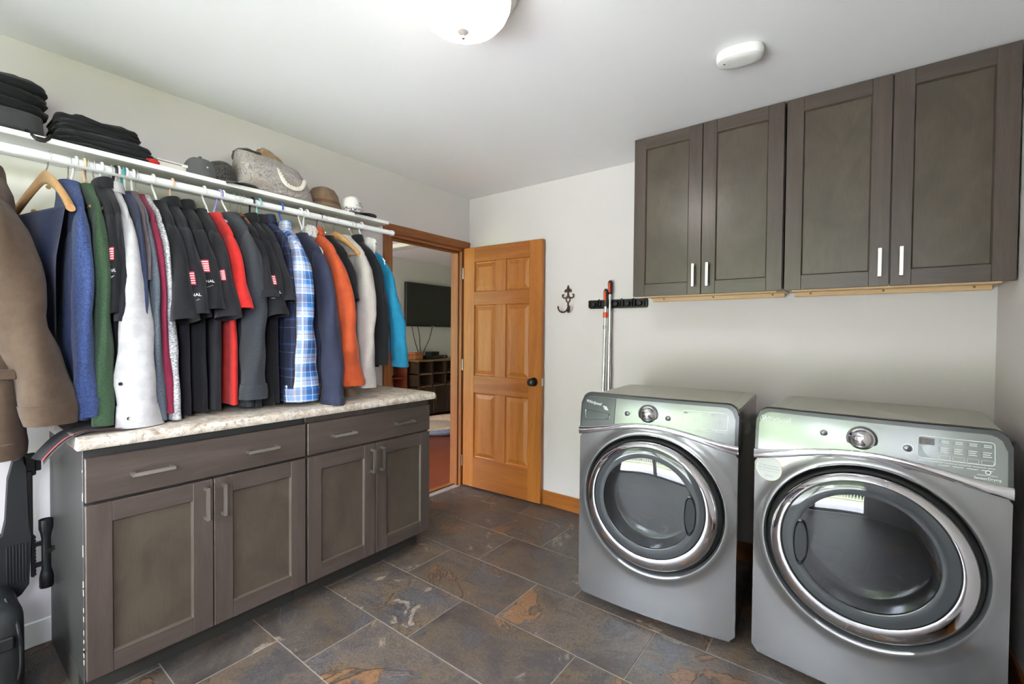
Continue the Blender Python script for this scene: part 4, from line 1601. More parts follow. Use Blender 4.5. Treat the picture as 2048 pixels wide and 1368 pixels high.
PH = {c: plain(c + '_hanger_plastic', v, .35) for c, v in (('black', srgb(28, 28, 30)), ('pink', srgb(232, 206, 206)), ('teal', srgb(40, 148, 150)), ('tan', srgb(226, 192, 156)), ('lilac', srgb(160, 148, 206)),
                                                            ('mint', srgb(140, 200, 190)), ('blue', srgb(36, 92, 170)))}
PH['white'] = MAT['plw']
HW = wood('maple_hanger', srgb(192, 142, 88), srgb(212, 166, 110), 'x', .35)
HC = wood('cedar_hanger', srgb(176, 112, 64), srgb(200, 138, 86), 'x', .4)

# --- from the left end of the rod towards the doorway
hanger('plastic', -2.640, 'white plastic hanger holding the brown work jacket', PH['white'])
g, S, sl_ = garment('work_jacket', 'heavy brown canvas work jacket at the left end of the rod', 'jacket', -2.640, F_['brown'], neck=1.74, shw=.20, hem=.868, hemw=.255, th=.055,
                    s_end=.955, ry=(.058, .062), rx=(.090, .062), s_dy=.110, x_out=.012, collar=F_['brown'], cuff=(F_['brown'], .06, .001), fold=.004, seed=3, wr=.012, x0=.31)
m = MB()
for z_, e_ in ((.908, -.004), (.906, .004), (.885, .006), (.858, .004), (.856, -.006)):
    for q in range(40):
        a_ = 2 * pi * q / 40
        m.v.append((.31 + (.256 + e_) * abs(cos(a_)) ** .75 * (1 if cos(a_) > 0 else -1), -2.640 + (.074 + e_) * abs(sin(a_)) ** .8 * (1 if sin(a_) > 0 else -1), z_))
for i_ in range(4):
    m.f += [(i_ * 40 + q, i_ * 40 + (q + 1) % 40, i_ * 40 + 40 + (q + 1) % 40, i_ * 40 + 40 + q) for q in range(40)]
m.build('hem_band', F_['brown'], g, ang=60)
bx('pocket_flap', (.545, -2.70, 1.10), (.566, -2.600, 1.13), F_['brown'], g, .004)

hanger('wood', -2.492, 'maple wooden hanger with navy trousers draped over its bar', HW, rz=.22, drop=.062, span=.225, tilt=.135, yg=-2.505)
# trousers folded over the bar of that hanger
nt = thing('draped_trousers', 'navy knit trousers folded over a maple wooden hanger', 'trousers', (.30, -2.49, 1.3), 0, 'clothes hanging on the rod')
def trot(x, y, z):
    dx, dy = x - .296, y + 2.505
    return (.296 + dx * cos(.22) - dy * sin(.22), -2.505 + dx * sin(.22) + dy * cos(.22), z)


for sgn, zend in ((-1, .96), (1, 1.00)):
    def leg(u, v, sgn=sgn, zend=zend):
        x = .296 + lerp(-.17, .205, u)
        z = lerp(1.648, zend, v)
        return trot(x, -2.517 + sgn * (.012 + .022 * min(1, v * 4)) + .010 * sin(34 * x + sgn) * min(1, v * 3), z)
    MB().grid(leg, 30, 18).build('trouser_leg', F_['navyd'], nt, ang=80)
MB().grid(lambda u, v: trot(.296 + lerp(-.17, .205, u), -2.517 + .012 * cos(pi * v), 1.648 + .014 * sin(pi * v)), 30, 7).build('fold', F_['navyd'], nt)

hanger('wood', -2.442, 'maple wooden hanger inside the blue sweatshirt', HW)
garment('sweatshirt', 'blue heather crew sweatshirt next to the green henley', 'sweatshirt', -2.445, F_['blue'], hem=.95, s_end=.962, ry=(.020, .030), rx=(.07, .045), th=.022, cuff=(F_['blue'], .06, .002), seed=11)
hanger('plastic', -2.425, 'white plastic hanger beside the maple hangers at left', PH['white'])
hanger('plastic', -2.403, 'tan plastic hanger near the green henley', PH['tan'])
hanger('wood', -2.395, 'maple wooden hanger holding the green henley', HW)
garment('henley', 'dark green heather long sleeve henley', 'shirt', -2.398, F_['green'], hem=1.0, s_end=.925, ry=(.018, .030), rx=(.055, .035), th=.016, seed=12, s_dy=.0)
hanger('wood', -2.378, 'cedar wooden hanger just right of the green henley', HC)
g, S, sl_ = garment('uniform_tee', 'black uniform tee squeezed between the green henley and white shirt', 'tee shirt', -2.366, F_['black'], 'short', hem=.915, s_end=1.30, ry=(.014, .018), th=.014, seed=13)
flag_patch(S, sl_, .40, .52)
hanger('plastic', -2.355, 'white plastic hanger left of the white dress shirt', PH['white'])
garment('blazer', 'charcoal jacket behind the white dress shirt', 'jacket', -2.350, F_['black2'], hem=.98, s_end=1.28, ry=(.014, .018), th=.016, collar=F_['black2'], seed=14, neck=1.775)
hanger('wood', -2.330, 'cedar wooden hanger holding the white dress shirt', HC)
g, S, sl_ = garment('dress_shirt', 'white long sleeve dress shirt with dark cuff buttons', 'shirt', -2.322, F_['white'], hem=.96, s_end=.912, ry=(.022, .062), rx=(.050, .034), th=.016, s_dy=.016, x_out=.03, collar=F_['white'], cuff=(F_['white'], .075, .0), seed=15)
for tt, aa in ((.80, -1.0), (.955, -.6)):
    c = Vector(S(tt, aa, .004))
    MB().lathe([(0, -.002), (.006, -.0015), (.006, .002)], c, 'x', 14).build('cuff_button', MAT['printd'], sl_)
for y, c, l in ((-2.316, 'black', 'black plastic hanger bunched in the colourful group'), (-2.306, 'pink', 'pale pink plastic hanger bunched in the colourful group'), (-2.294, 'teal', 'dark teal plastic hanger bunched in the colourful group'), (-2.283, 'white', 'white plastic hanger right of the teal one')):
    hanger('plastic', y, l, PH[c])
garment('navy_shirt', 'thin navy long sleeve shirt right of the white dress shirt', 'shirt', -2.288, F_['navy'], hem=1.0, s_end=.985, ry=(.010, .016), th=.012, seed=16)
hanger('plastic', -2.262, 'white plastic hanger left of the maroon shirt', PH['white'])
garment('pullover', 'slate grey heather pullover left of the maroon shirt', 'pullover', -2.264, F_['greyh'], hem=.95, s_end=.922, ry=(.011, .020), th=.013, s_dy=.022, seed=17)
garment('knit_pullover', 'taupe knit top with only its shoulder showing', 'top', -2.274, F_['taupe'], 'short', hem=1.1, s_end=1.42, ry=(.010, .012), th=.012, seed=18, neck=1.770)
hanger('wood', -2.252, 'cedar wooden hanger holding the maroon shirt', HC)
garment('maroon_shirt', 'maroon long sleeve jersey shirt', 'shirt', -2.246, F_['maroon'], hem=.94, s_end=.945, ry=(.013, .016), th=.012, s_dy=.030, seed=19)
garment('marl_shirt', 'pale grey marled long sleeve shirt right of the maroon one', 'shirt', -2.226, F_['marl'], hem=.95, s_end=.918, ry=(.012, .022), th=.013, s_dy=.030, seed=20)
hanger('plastic', -2.199, 'white plastic hanger holding the first black tee', PH['white'])
tees = [(-2.184, 'black tee right of the marled grey shirt, no patch showing', None, 1.285, .915), (-2.142, 'black uniform tee with flag patch, left of the two lettered ones', (.56, .70), 1.305, .920), (-2.090, 'black uniform tee with flag patch and clearest white lettering', (.44, .58), 1.325, .925),
        (-2.040, 'black uniform tee with half hidden flag patch beside the red tee', (.50, .62), 1.300, .93)]
hanger('plastic', -2.135, 'tan plastic hanger holding a black uniform tee', PH['tan'])
for i, (yy, lab, fp, se, hm) in enumerate(tees):
    g, S, sl_ = garment('uniform_tee', lab, 'tee shirt', yy, F_['black2' if i % 2 else 'black'], 'short', hem=hm, s_end=se, ry=(.022, .042), rx=(.068, .068), th=.017, x_out=.055, collar=F_['black'] if i in (1, 2) else None, seed=30 + i, neck=1.755, s_dy=.008)
    if fp:
        flag_patch(S, sl_, fp[0], fp[1], letters=('TY', 'IONAL') if i != 3 else None)
hanger('plastic', -2.020, 'empty white plastic hanger hanging crooked between black tees', PH['white'], rz=.75, span=.12, tilt=.06, drop=.085, yg=-2.005)
hanger('plastic', -1.958, 'lilac plastic hanger left of the red tee', PH['lilac'])
hanger('plastic', -1.946, 'white plastic hanger holding the red tee', PH['white'])
g, S, sl_ = garment('red_tee', 'bright red short sleeve tee among the black tees', 'tee shirt', -1.985, F_['red'], 'short', hem=.945, s_end=1.335, ry=(.021, .038), rx=(.064, .064), th=.018, x_out=.03, seed=40, neck=1.75, s_dy=.010)
for yy, l in ((-1.905, 'cedar wooden hanger holding the charcoal sweatshirt, first of three'), (-1.882, 'cedar wooden hanger, middle of three right of the red tee'), (-1.862, 'cedar wooden hanger, last of three right of the red tee')):
    hanger('wood', yy, l, HC)
garment('sweatshirt', 'charcoal fleece sweatshirt right of the red tee', 'sweatshirt', -1.920, F_['char'], hem=.93, s_end=.965, ry=(.030, .044), rx=(.090, .060), th=.028, cuff=(F_['char'], .06, .002), seed=41, neck=1.765, sl_bow=.012)
tees = [(-1.876, 'plain washed black tee behind the charcoal sweatshirt', None, 1.385), (-1.836, 'black uniform tee with flag patch left of the plaid shirts', (.52, .64), 1.315), (-1.800, 'plain black tee next to the dark plaid shirt', None, 1.375)]
hanger('plastic', -1.822, 'black plastic hanger left of the plaid shirts', PH['black'])
hanger('plastic', -1.792, 'mint green plastic hanger left of the plaid shirts', PH['mint'])
for i, (yy, lab, fp, se) in enumerate(tees):
    g, S, sl_ = garment('uniform_tee', lab, 'tee shirt', yy, F_['black2' if i != 1 else 'black'], 'short', hem=.925, s_end=se, ry=(.020, .036), rx=(.066, .066), th=.016, x_out=.05, collar=F_['black'] if i else None, seed=50 + i, neck=1.755)
    if fp:
        flag_patch(S, sl_, fp[0], fp[1])
garment('plaid_shirt', 'dark navy plaid shirt behind the blue plaid shirt', 'shirt', -1.758, F_['dplaid'], hem=.93, s_end=.96, ry=(.014, .020), th=.018, collar=F_['dplaid'], seed=60)
hanger('plastic', -1.690, 'royal blue plastic hanger holding the blue plaid shirt', PH['blue'], drop=.085)
garment('plaid_shirt', 'blue and white plaid flannel shirt in the middle of the rod', 'shirt', -1.680, F_['plaid'], hem=.925, hemw=.235, s_end=.932, ry=(.040, .070), rx=(.085, .060), th=.034, collar=F_['plaid'], cuff=(F_['plaid'], .06, .001), seed=61, neck=1.75, yaw=-.10)
hanger('plastic', -1.592, 'white plastic hanger, left one of a pair by the plaid shirt', PH['white'])
hanger('plastic', -1.560, 'white plastic hanger, right one of a pair by the plaid shirt', PH['white'])
garment('windbreaker', 'navy nylon windbreaker with its cuff over the counter edge', 'jacket', -1.580, F_['navyw'], hem=1.0, s_end=.905, ry=(.032, .046), rx=(.070, .060), th=.024, s_dy=.020, x_out=.060, cuff=(F_['navyw'], .04, .0), seed=62, neck=1.735, yaw=-.05)
# crumpled pale cloth tucked at the neck of the windbreaker
pc = tag(MB().grid(lambda u, v: Vector((.33, -1.558, 1.752)) + Vector((.055 * sin(pi * v) * cos(2 * pi * u), .030 * sin(pi * v) * sin(2 * pi * u), .040 * cos(pi * v))) * (1 + .35 * noise.noise(Vector((6 * cos(2 * pi * u) * sin(pi * v), 6 * sin(2 * pi * u) * sin(pi * v), 6 * v)))), 24, 14, True).build('scarf', F_['grey']),
         'crumpled pale cloth tucked under the white hangers', 'cloth')
hanger('wire', -1.485, 'dark wire hanger holding the orange jacket', plain('dark_wire', srgb(60, 58, 58), .35, .8))
hanger('wire', -1.456, 'bright wire hanger right of the orange jacket', MAT['chrome'])
garment('orange_jacket', 'orange shell jacket with soiled lower sleeve', 'jacket', -1.515, F_['orange'], hem=1.03, s_end=.985, ry=(.032, .062), rx=(.072, .074), th=.026, s_dy=.045, x_out=.02, collar=F_['orange'], cuff=(F_['orange'], .03, .0), seed=63, neck=1.75)
garment('uniform_tee', 'black short sleeve tee between the orange jacket and oatmeal sweater', 'tee shirt', -1.450, F_['black'], 'short', hem=1.0, s_end=1.405, ry=(.018, .024), rx=(.06, .056), th=.018, seed=64, neck=1.745, s_dy=.012)
hanger('wood', -1.395, 'maple wooden hanger above the oatmeal sweater', HW, rz=.25, drop=.07, yg=-1.40)
garment('sweater', 'oatmeal heather sweater with long ribbed cuffs', 'sweater', -1.352, F_['cream'], hem=1.0, s_end=.962, ry=(.032, .044), rx=(.072, .054), th=.026, cuff=(F_['cream'], .20, -.003), seed=65, neck=1.765, s_dy=-.006)
hanger('wire', -1.305, 'chrome hanger left of the black soft jacket', MAT['chrome'])
hanger('wire', -1.283, 'chrome hanger holding the black soft jacket', MAT['chrome'])
garment('soft_jacket', 'black soft jacket between the oatmeal sweater and turquoise windbreaker', 'jacket', -1.280, F_['black'], hem=1.06, s_end=1.075, ry=(.028, .030), rx=(.066, .054), th=.026, collar=F_['black'], seed=66, neck=1.755, s_dy=.022)
hanger('plastic', -1.237, 'white plastic hanger holding the turquoise windbreaker', PH['white'])
garment('windbreaker', 'turquoise nylon windbreaker at the doorway end of the rod', 'jacket', -1.215, F_['teal'], hem=1.15, s_end=1.060, ry=(.026, .034), rx=(.064, .056), th=.022, s_dy=.060, x_out=.035, cuff=(F_['teal'], .035, .001), seed=67, neck=1.735, wr=.012)
hd = tag(MB().grid(lambda u, v: Vector((.35, -1.228, 1.725)) + Vector((.085 * sin(pi * v) * cos(2 * pi * u), .028 * sin(pi * v) * sin(2 * pi * u), .062 * cos(pi * v))) * (1 + .22 * noise.noise(Vector((4 * cos(2 * pi * u), 4 * sin(2 * pi * u), 5 * v)))), 24, 14, True).build('scarf', F_['grey']),
         'white scrunched scarf above the turquoise windbreaker', 'scarf')
# black trousers with red piping drooping over the left end of the counter
tp = thing('track_trousers', 'black track trousers with red piping drooping off the counter end', 'trousers', (.5, -2.46, .91), 0, 'clothes hanging on the rod')
pth = catmull([(0, -2.330, .912), (0, -2.37, .915), (0, -2.42, .917), (0, -2.46, .917), (0, -2.500, .900), (0, -2.532, .868), (0, -2.556, .836)], 4)


def tstrip(u, v, a=.44, b=.600, off=0):
    k = u * (len(pth) - 1)
    i = min(int(k), len(pth) - 2)
    p = pth[i].lerp(pth[i + 1], k - i)
    x = lerp(a, b, v)
    return (x, p.y - off * .6 - .008 * sin(20 * x), p.z + off + .004 * sin(31 * x + 3 * u))


MB().grid(tstrip, 30, 10).build('trouser_leg', F_['black'], tp, ang=80)
MB().grid(lambda u, v: tstrip(u, v, .556, .574, .004), 30, 3).build('piping', F_['red'], tp, ang=80)

# ------------------------------------------------------------------ things on the shelf
def blob(fn, nu, nv):
    return MB().grid(fn, nu, nv, True)


MAT['duffel'] = fabric('dark_grey_nylon', srgb(64, 64, 66), rough=.7)
df = thing('equipment_case', 'dark grey soft case under folded black clothes', 'case', (.15, -2.7, SZ), 0)


def pillow(cx, cy, cz, hx, hy, hz, seed, p=.45, am=.06, fr=5):
    def fn(u, v):
        a, b = 2 * pi * u, pi * (v - .5)
        sp = lambda w, e: abs(w) ** e * (1 if w > 0 else -1)
        x, y, z = sp(cos(b), p) * sp(cos(a), p), sp(cos(b), p) * sp(sin(a), p), sp(sin(b), p)
        k = 1 + am * noise.noise(Vector((x * fr * .5 + seed, y * fr * .5, z * fr * .5)))
        zz = cz + hz * z * k + am * hz * noise.noise(Vector((x * fr + seed, y * fr, 3)))
        return (cx + hx * x * k, cy + hy * y * k, max(zz, cz - hz))
    return MB().grid(fn, 40, 18, True)


pillow(.155, -2.72, SZ + .042, .125, .225, .0415, 1, .28, .03).build('case_body', MAT['duffel'], df)
MB().tube(catmull([(.278, -2.545, SZ + .012), (.296, -2.535, SZ - .004), (.302, -2.515, SZ - .018), (.300, -2.495, SZ - .004), (.284, -2.488, SZ + .012)], 4), .006, 8).build('strap_loop', MAT['blackm'], df)
bx('buckle', (.297, -2.528, SZ - .022), (.307, -2.500, SZ - .006), MAT['black'], df, .003)


def folded(name, label, cx, cy, z, hx, hy, hh, seed, mat, tilt=0.0, group='folded black clothes on the shelf'):
    t = thing(name, label, 'clothes', (cx, cy, z), 0, group)
    nl = 3
    for k in range(nl):
        h = hh / nl / 2
        zc = z + h + k * 2 * h + .0005 * k

        def fn(u, v, k=k, h=h, zc=zc):
            a, b = 2 * pi * u, pi * (v - .5)
            sp = lambda w, e: abs(w) ** e * (1 if w > 0 else -1)
            x, y, zz = sp(cos(b), .35) * sp(cos(a), .4), sp(cos(b), .35) * sp(sin(a), .4), sp(sin(b), .6)
            d = noise.noise(Vector((x * 2.0 + seed, y * 3.0 + k * 3, 1))) * 1.4
            fine = noise.noise(Vector((x * 7 + seed, y * 3 + k, zz * 2)))
            top = max(0, zz)
            return (cx + hx * x * (1 + .10 * d), cy + hy * y * (1 + .07 * d + .05 * fine), max(z + .0005, zc + h * zz * (1 + .45 * d * (k > 0)) + h * (.5 * fine + .5 * abs(d) * (k == 2)) * top * (1 + k * .6) + tilt * y * top))
        MB().grid(fn, 44, 16, True).build('folded_layer', mat, t)
    return t


folded('folded_clothes', 'folded black clothes piled on the dark grey case', .15, -2.70, SZ + .084, .125, .215, .105, 5, F_['black'])
folded('folded_clothes', 'long pile of folded black trousers, lower part', .16, -2.325, SZ, .125, .142, .062, 8, F_['black2'])
folded('folded_clothes', 'rumpled black trousers on top of the long pile', .16, -2.345, SZ + .0625, .115, .125, .052, 12, F_['black'], -.006)
tag(pillow(.24, -2.19, SZ + .014, .04, .024, .0135, 4, .6, .2, 7).build('red_cloth', F_['red']), 'rolled red cloth peeking from the black pile', 'cloth')
MAT['clearp'] = glassy('frosted_plastic', (.86, .84, .82, 1), .03)
pbx = thing('plastic_box', 'low clear plastic box with white label on the shelf', 'box', (.15, -2.105, SZ))
mm = MB()
mm.box((.08, -2.170, SZ + .0005), (.245, -2.055, SZ + .036), .003)
mm.build('tub', plain('greyish_clear_plastic', srgb(196, 188, 182), .25), pbx)
bx('lid', (.076, -2.174, SZ + .0362), (.249, -2.051, SZ + .043), plain('translucent_lid', srgb(206, 202, 198), .2), pbx, .002)
bx('label_tab', (.2485, -2.085, SZ + .030), (.2505, -2.058, SZ + .040), MAT['print'], pbx, .0004)


def cap(name, label, cx, cy, z, r, mat, brim_dir, brim_mat, brim=.075, hh=.095, seed=1, back=False, printed=None):
    t = thing(name, label, 'cap', (cx, cy, z), 0, 'hats on the shelf')
    bd = radians(brim_dir)

    def crown(u, v):
        a = 2 * pi * u
        b = v * pi / 2
        k = (1 + .02 * cos(6 * a)) * (1 + .03 * noise.noise(Vector((3 * cos(a) + seed, 3 * sin(a), v * 3))))
        rr = r * cos(b) ** .65 * k
        return (cx + rr * cos(a), cy + rr * sin(a) * 1.05, z + .002 + hh * sin(b) ** .9 * (1 + .05 * cos(a - bd)))
    MB().grid(crown, 36, 12, True).build('crown', mat, t)
    MB().lathe([(.007, hh + .001), (.006, hh + .006), (0, hh + .007)], (cx, cy, z + .002), 'z', 12).build('top_button', mat, t)

    def visor(u, v, dz=0):
        a = bd + lerp(-1.05, 1.05, u)
        e = cos((u - .5) * 2 * 1.25)
        rr = r * .97 + brim * v * e ** .6
        return (cx + rr * cos(a), cy + rr * sin(a) * 1.05, z + .012 + dz - .010 * v * (1 - .3 * e) - .016 * (2 * u - 1) ** 2 * v)
    m = MB().grid(visor, 20, 6)
    m.grid(lambda u, v: visor(u, v, .003), 20, 6)
    m.build('visor', brim_mat, t)
    if printed:
        rp_ = random.Random(4)
        m = MB()
        for hz, st_, nmk, sz in printed:
            for q in range(nmk):
                u0_ = st_ + (q - nmk / 2) * .0062
                w_, h_ = rp_.uniform(.0022, .0048), sz * rp_.uniform(.6, 1.0)
                pt = lambda u, v: (cx + (r * cos(asin_(v, hh)) ** .65 * 1.006 + .0014) * cos(bd + u / r), cy + (r * cos(asin_(v, hh)) ** .65 * 1.006 + .0014) * 1.05 * sin(bd + u / r), z + .002 + v)
                m.add([pt(u0_, hz), pt(u0_ + w_, hz), pt(u0_ + w_, hz + h_), pt(u0_, hz + h_)], [(0, 1, 2, 3)])
        m.build('print_marks', MAT['printd'], t, smooth=False)
    return t


def asin_(h, hh):
    return math.asin(max(0, min(.98, (h / hh) ** (1 / .9))))


MAT['capgrey'] = fabric('grey_cap_twill', srgb(98, 98, 100))
MAT['capblack'] = fabric('worn_black_cap', srgb(44, 42, 42), srgb(84, 80, 78), mottle=.08)
MAT['capgreen'] = fabric('lime_green_panel', srgb(120, 150, 50))
MAT['felt'] = fabric('brown_felt', srgb(128, 104, 82), weave=700)
MAT['tan'] = fabric('tan_straw', srgb(168, 140, 110))
t = cap('baseball_cap', 'grey baseball cap with a lime green back panel', .222, -2.008, SZ, .062, MAT['capgrey'], 170, MAT['capgrey'], .05, .095, 2)
pillow(.215, -2.045, SZ + .04, .03, .022, .032, 3, .8, .05).build('back_panel', MAT['capgreen'], t)
MB().lathe([(.004, 0), (.003, .002), (0, .0025)], (.283, -2.0, SZ + .045), 'x', 10).build('eyelet', MAT['nickel'], t)
t = cap('baseball_cap', 'worn black baseball cap with stitched visor pointing right', .205, -1.925, SZ, .070, MAT['capblack'], 55, MAT['capblack'], .085, .105, 3)
for k in range(3):
    MB().tube([(.268 + .008 * k, -1.868 + .02 * j - .004 * k, SZ + .0165 - .001 * j) for j in range(3)], .0012, 5).build('stitching', MAT['print'], t)

# paisley tote with rope handle, a dark and a tan hat stuffed in it
tt_ = NT('grey_paisley_canvas')
v = tt_.coords()
def curls(scale, k, at):
    fr = tt_.math('FRACT', tt_.math('MULTIPLY', tt_.noise(v, scale, 1, .4, .8), k))
    return tt_.ramp(fr, [(at - .16, (0, 0, 0, 1)), (at, (.75, .75, .75, 1)), (at + .16, (0, 0, 0, 1))])


cc = tt_.mix(tt_.ramp(tt_.noise(v, 9, 3), [(.4, (0, 0, 0, 1)), (.7, (.6, .6, .6, 1))]), srgb(158, 150, 147), srgb(146, 130, 114))
cc = tt_.mix(curls(16, 9, .5), cc, srgb(92, 92, 106))
cc = tt_.mix(curls(34, 4, .4), cc, srgb(182, 176, 174))
tt_.set(Base_Color=cc, Roughness=.9)
tt_.bump(tt_.noise(v, 8, 4), .3, .02)
MAT['paisley'] = tt_.m
tb = thing('tote_bag', 'grey paisley tote bag with white rope handle on the shelf', 'bag', (.16, -1.66, SZ))


def tote(u, v):
    # v 0 bottom .. 1 rim ; slouching towards the viewer
    a = 2 * pi * u
    sp = lambda w, e: abs(w) ** e * (1 if w > 0 else -1)
    hy = lerp(.195, .150, v)
    hx = lerp(.105, .075, v) + .025 * sin(pi * v)
    x = .180 + hx * sp(cos(a), .55) + .01 * v
    y = -1.672 + hy * sp(sin(a), .55) - .022 * v
    z = SZ + .002 + .195 * v - .055 * v * max(0, sin(a)) - .02 * v * max(0, cos(a))
    k = noise.noise(Vector((x * 14, y * 14, z * 14))) * .012 * min(1, v * 4)
    return (x + k, y + k * .6, z + k * .3 * v)


m = MB().grid(tote, 48, 16, True)
m.f.append(tuple(reversed([i * 16 for i in range(48)])))
m.build('bag_body', MAT['paisley'], tb, ang=80)
rp = []
P_ = catmull([(.280, -1.700, SZ + .128), (.295, -1.690, SZ + .100), (.305, -1.672, SZ + .065), (.310, -1.640, SZ + .046), (.310, -1.600, SZ + .050), (.303, -1.575, SZ + .078), (.286, -1.563, SZ + .100)], 10)
for k in range(3):
    rp.append([P_[i] + Vector((0, .0055 * cos(i * .55 + k * 2.1), .0055 * sin(i * .55 + k * 2.1))) for i in range(len(P_))])
m = MB()
for q in rp:
    m.tube(q, .0062, 8)
m.build('rope_handle', fabric('white_cotton_rope', srgb(232, 224, 212)), tb)
for yy in (-1.700, -1.563):
    MB().lathe([(.010, -.002), (.010, .003), (.006, .003)], (.279, yy, SZ + (.128 if yy < -1.6 else .100)), 'x', 16).build('eyelet', MAT['nickel'], tb)
tag(pillow(.12, -1.765, SZ + .197, .06, .066, .034, 21, .7, .1).build('knit_hat', MAT['capblack']), 'black hat poking out of the paisley tote', 'hat', 'hats on the shelf')
tag(pillow(.14, -1.660, SZ + .190, .045, .070, .052, 24, .75, .12).xf(lambda p: Vector((p.x, p.y, p.z - .45 * (p.y + 1.66)))).build('straw_hat', MAT['tan']), 'tan straw hat sticking up out of the paisley tote', 'hat', 'hats on the shelf')

ht = thing('felt_hat', 'brown felt cloche hat between the tote and white cap', 'hat', (.165, -1.405, SZ), 0, 'hats on the shelf')
HXc, HYc = .195, -1.405
MB().lathe([(.108, .002), (.112, .006), (.100, .016), (.090, .028), (.086, .05), (.078, .085), (.060, .112), (.035, .124), (0, .127)], (HXc, HYc, SZ), 'z', 40, sx=.95).build('crown', MAT['felt'], ht)
MB().lathe([(.0915, .027), (.0905, .040), (.0885, .045)], (HXc, HYc, SZ), 'z', 40, sx=.955).build('band', fabric('darker_felt_band', srgb(104, 82, 64)), ht)
t_ = NT('white_printed_cap')
v = t_.coords()
sepz = t_.n('ShaderNodeSeparateXYZ')
t_.l(v, sepz.inputs[0])
lowmask = t_.ramp(t_.math('SUBTRACT', sepz.outputs[2], SZ), [(.0, (1, 1, 1, 1)), (.03, (1, 1, 1, 1)), (.042, (0, 0, 0, 1))])
pat = t_.ramp(t_.noise(v, 70, 3, .6, 1), [(.42, srgb(90, 96, 108)), (.48, srgb(232, 228, 222)), (.56, srgb(236, 232, 226)), (.6, srgb(206, 150, 96)), (.66, srgb(150, 170, 190))], 'CONSTANT')
t_.set(Base_Color=t_.mix(lowmask, srgb(230, 227, 223), pat), Roughness=.9)
MAT['capwhite'] = t_.m
cap('printed_cap', 'white printed baseball cap at the doorway end of the shelf', .222, -1.250, SZ, .066, MAT['capwhite'], 40, plain('dark_visor_underside', srgb(84, 76, 80), .8), .075, .105, 5,
    printed=[(.048, -.02, 11, .007), (.062, -.02, 6, .010)])

# ------------------------------------------------------------------ iron hook, tool rack and poles on the back wall
hk = thing('wall_hook', 'rusty cast iron fleur-de-lis double wall hook beside the door', 'hook', (.947, -.01, 1.5))
hx, hz = .947, 1.40
m = MB()
yy = -.006
m.prism([(0, .192), (.010, .165), (.013, .150), (.008, .140), (-.008, .140), (-.013, .150), (-.010, .165)], lambda u, v, d: (hx + u, d, hz + v), -.012, -.001)
m.build('spear_tip', MAT['iron'], hk, smooth=False)
MB().tube([(hx, yy, hz + .15), (hx, yy, hz + .115), (hx, yy, hz + .10)], [.008, .006, .006], 8).build('neck', MAT['iron'], hk)
for s in (-1, 1):
    MB().tube(catmull([(hx, yy, hz + .148), (hx + s * .012, yy, hz + .158), (hx + s * .022, yy, hz + .156), (hx + s * .024, yy, hz + .147), (hx + s * .018, yy, hz + .144)], 5), [.006] * 17 + [.005] * 4, 8).build('upper_scroll', MAT['iron'], hk)
    MB().tube(catmull([(hx, yy, hz + .128), (hx + s * .010, yy, hz + .108), (hx + s * .028, yy, hz + .102), (hx + s * .043, yy, hz + .110), (hx + s * .044, yy, hz + .124), (hx + s * .035, yy, hz + .126)], 5), .0055, 8).build('side_scroll', MAT['iron'], hk)
    MB().tube(catmull([(hx, yy, hz + .112), (hx + s * .014, yy, hz + .096), (hx + s * .013, yy, hz + .080), (hx, yy, hz + .070)], 5), .005, 8).build('teardrop_side', MAT['iron'], hk)
MB().tube([(hx, yy, hz + .076), (hx, yy, hz + .04), (hx, yy - .006, hz + .022)], [.007, .006, .0055], 8).build('stem', MAT['iron'], hk)
for s, q in ((-1, 1), (1, .72)):
    pts = catmull([(hx, yy - .004, hz + .03), (hx + s * .010 * q, yy - .015, hz + .008), (hx + s * .030 * q, yy - .030, hz + .002), (hx + s * .048 * q, yy - .042, hz + .016), (hx + s * .053 * q, yy - .046, hz + .038)], 5)
    h_ = MB().tube(pts, .0062, 8)
    h_.lathe([(0, -.007), (.006, -.004), (.007, 0), (.006, .004), (0, .007)], pts[-1], 'z', 10)
    h_.build('hook', MAT['iron'], hk)

rk = thing('tool_rack', 'black plastic broom and tool rack under the wall cabinet', 'rack', (1.31, -.02, 1.45))
bx('back_bar', (1.108, -.012, 1.425), (1.522, -.001, 1.478), MAT['black'], rk, .005)
bx('lower_lip', (1.125, -.020, 1.420), (1.52, -.010, 1.430), MAT['black'], rk, .002)
for k in range(5):
    x = 1.152 + k * .080
    MB().lathe([(.019, -.012), (.019, -.026), (.014, -.034), (.006, -.036), (0, -.036)], (x, 0, 1.449), 'y', 20).build('roller', MAT['blackm'], rk)
    bx('clip_arm', (x - .034, -.030, 1.430), (x - .026, -.010, 1.474), MAT['black'], rk, .002)
    bx('clip_arm', (x + .026, -.030, 1.430), (x + .034, -.010, 1.474), MAT['black'], rk, .002)
    MB().tube(catmull([(x + .040, -.012, 1.482), (x + .040, -.028, 1.476), (x + .040, -.032, 1.462)], 4), .003, 6).build('peg', MAT['black'], rk)


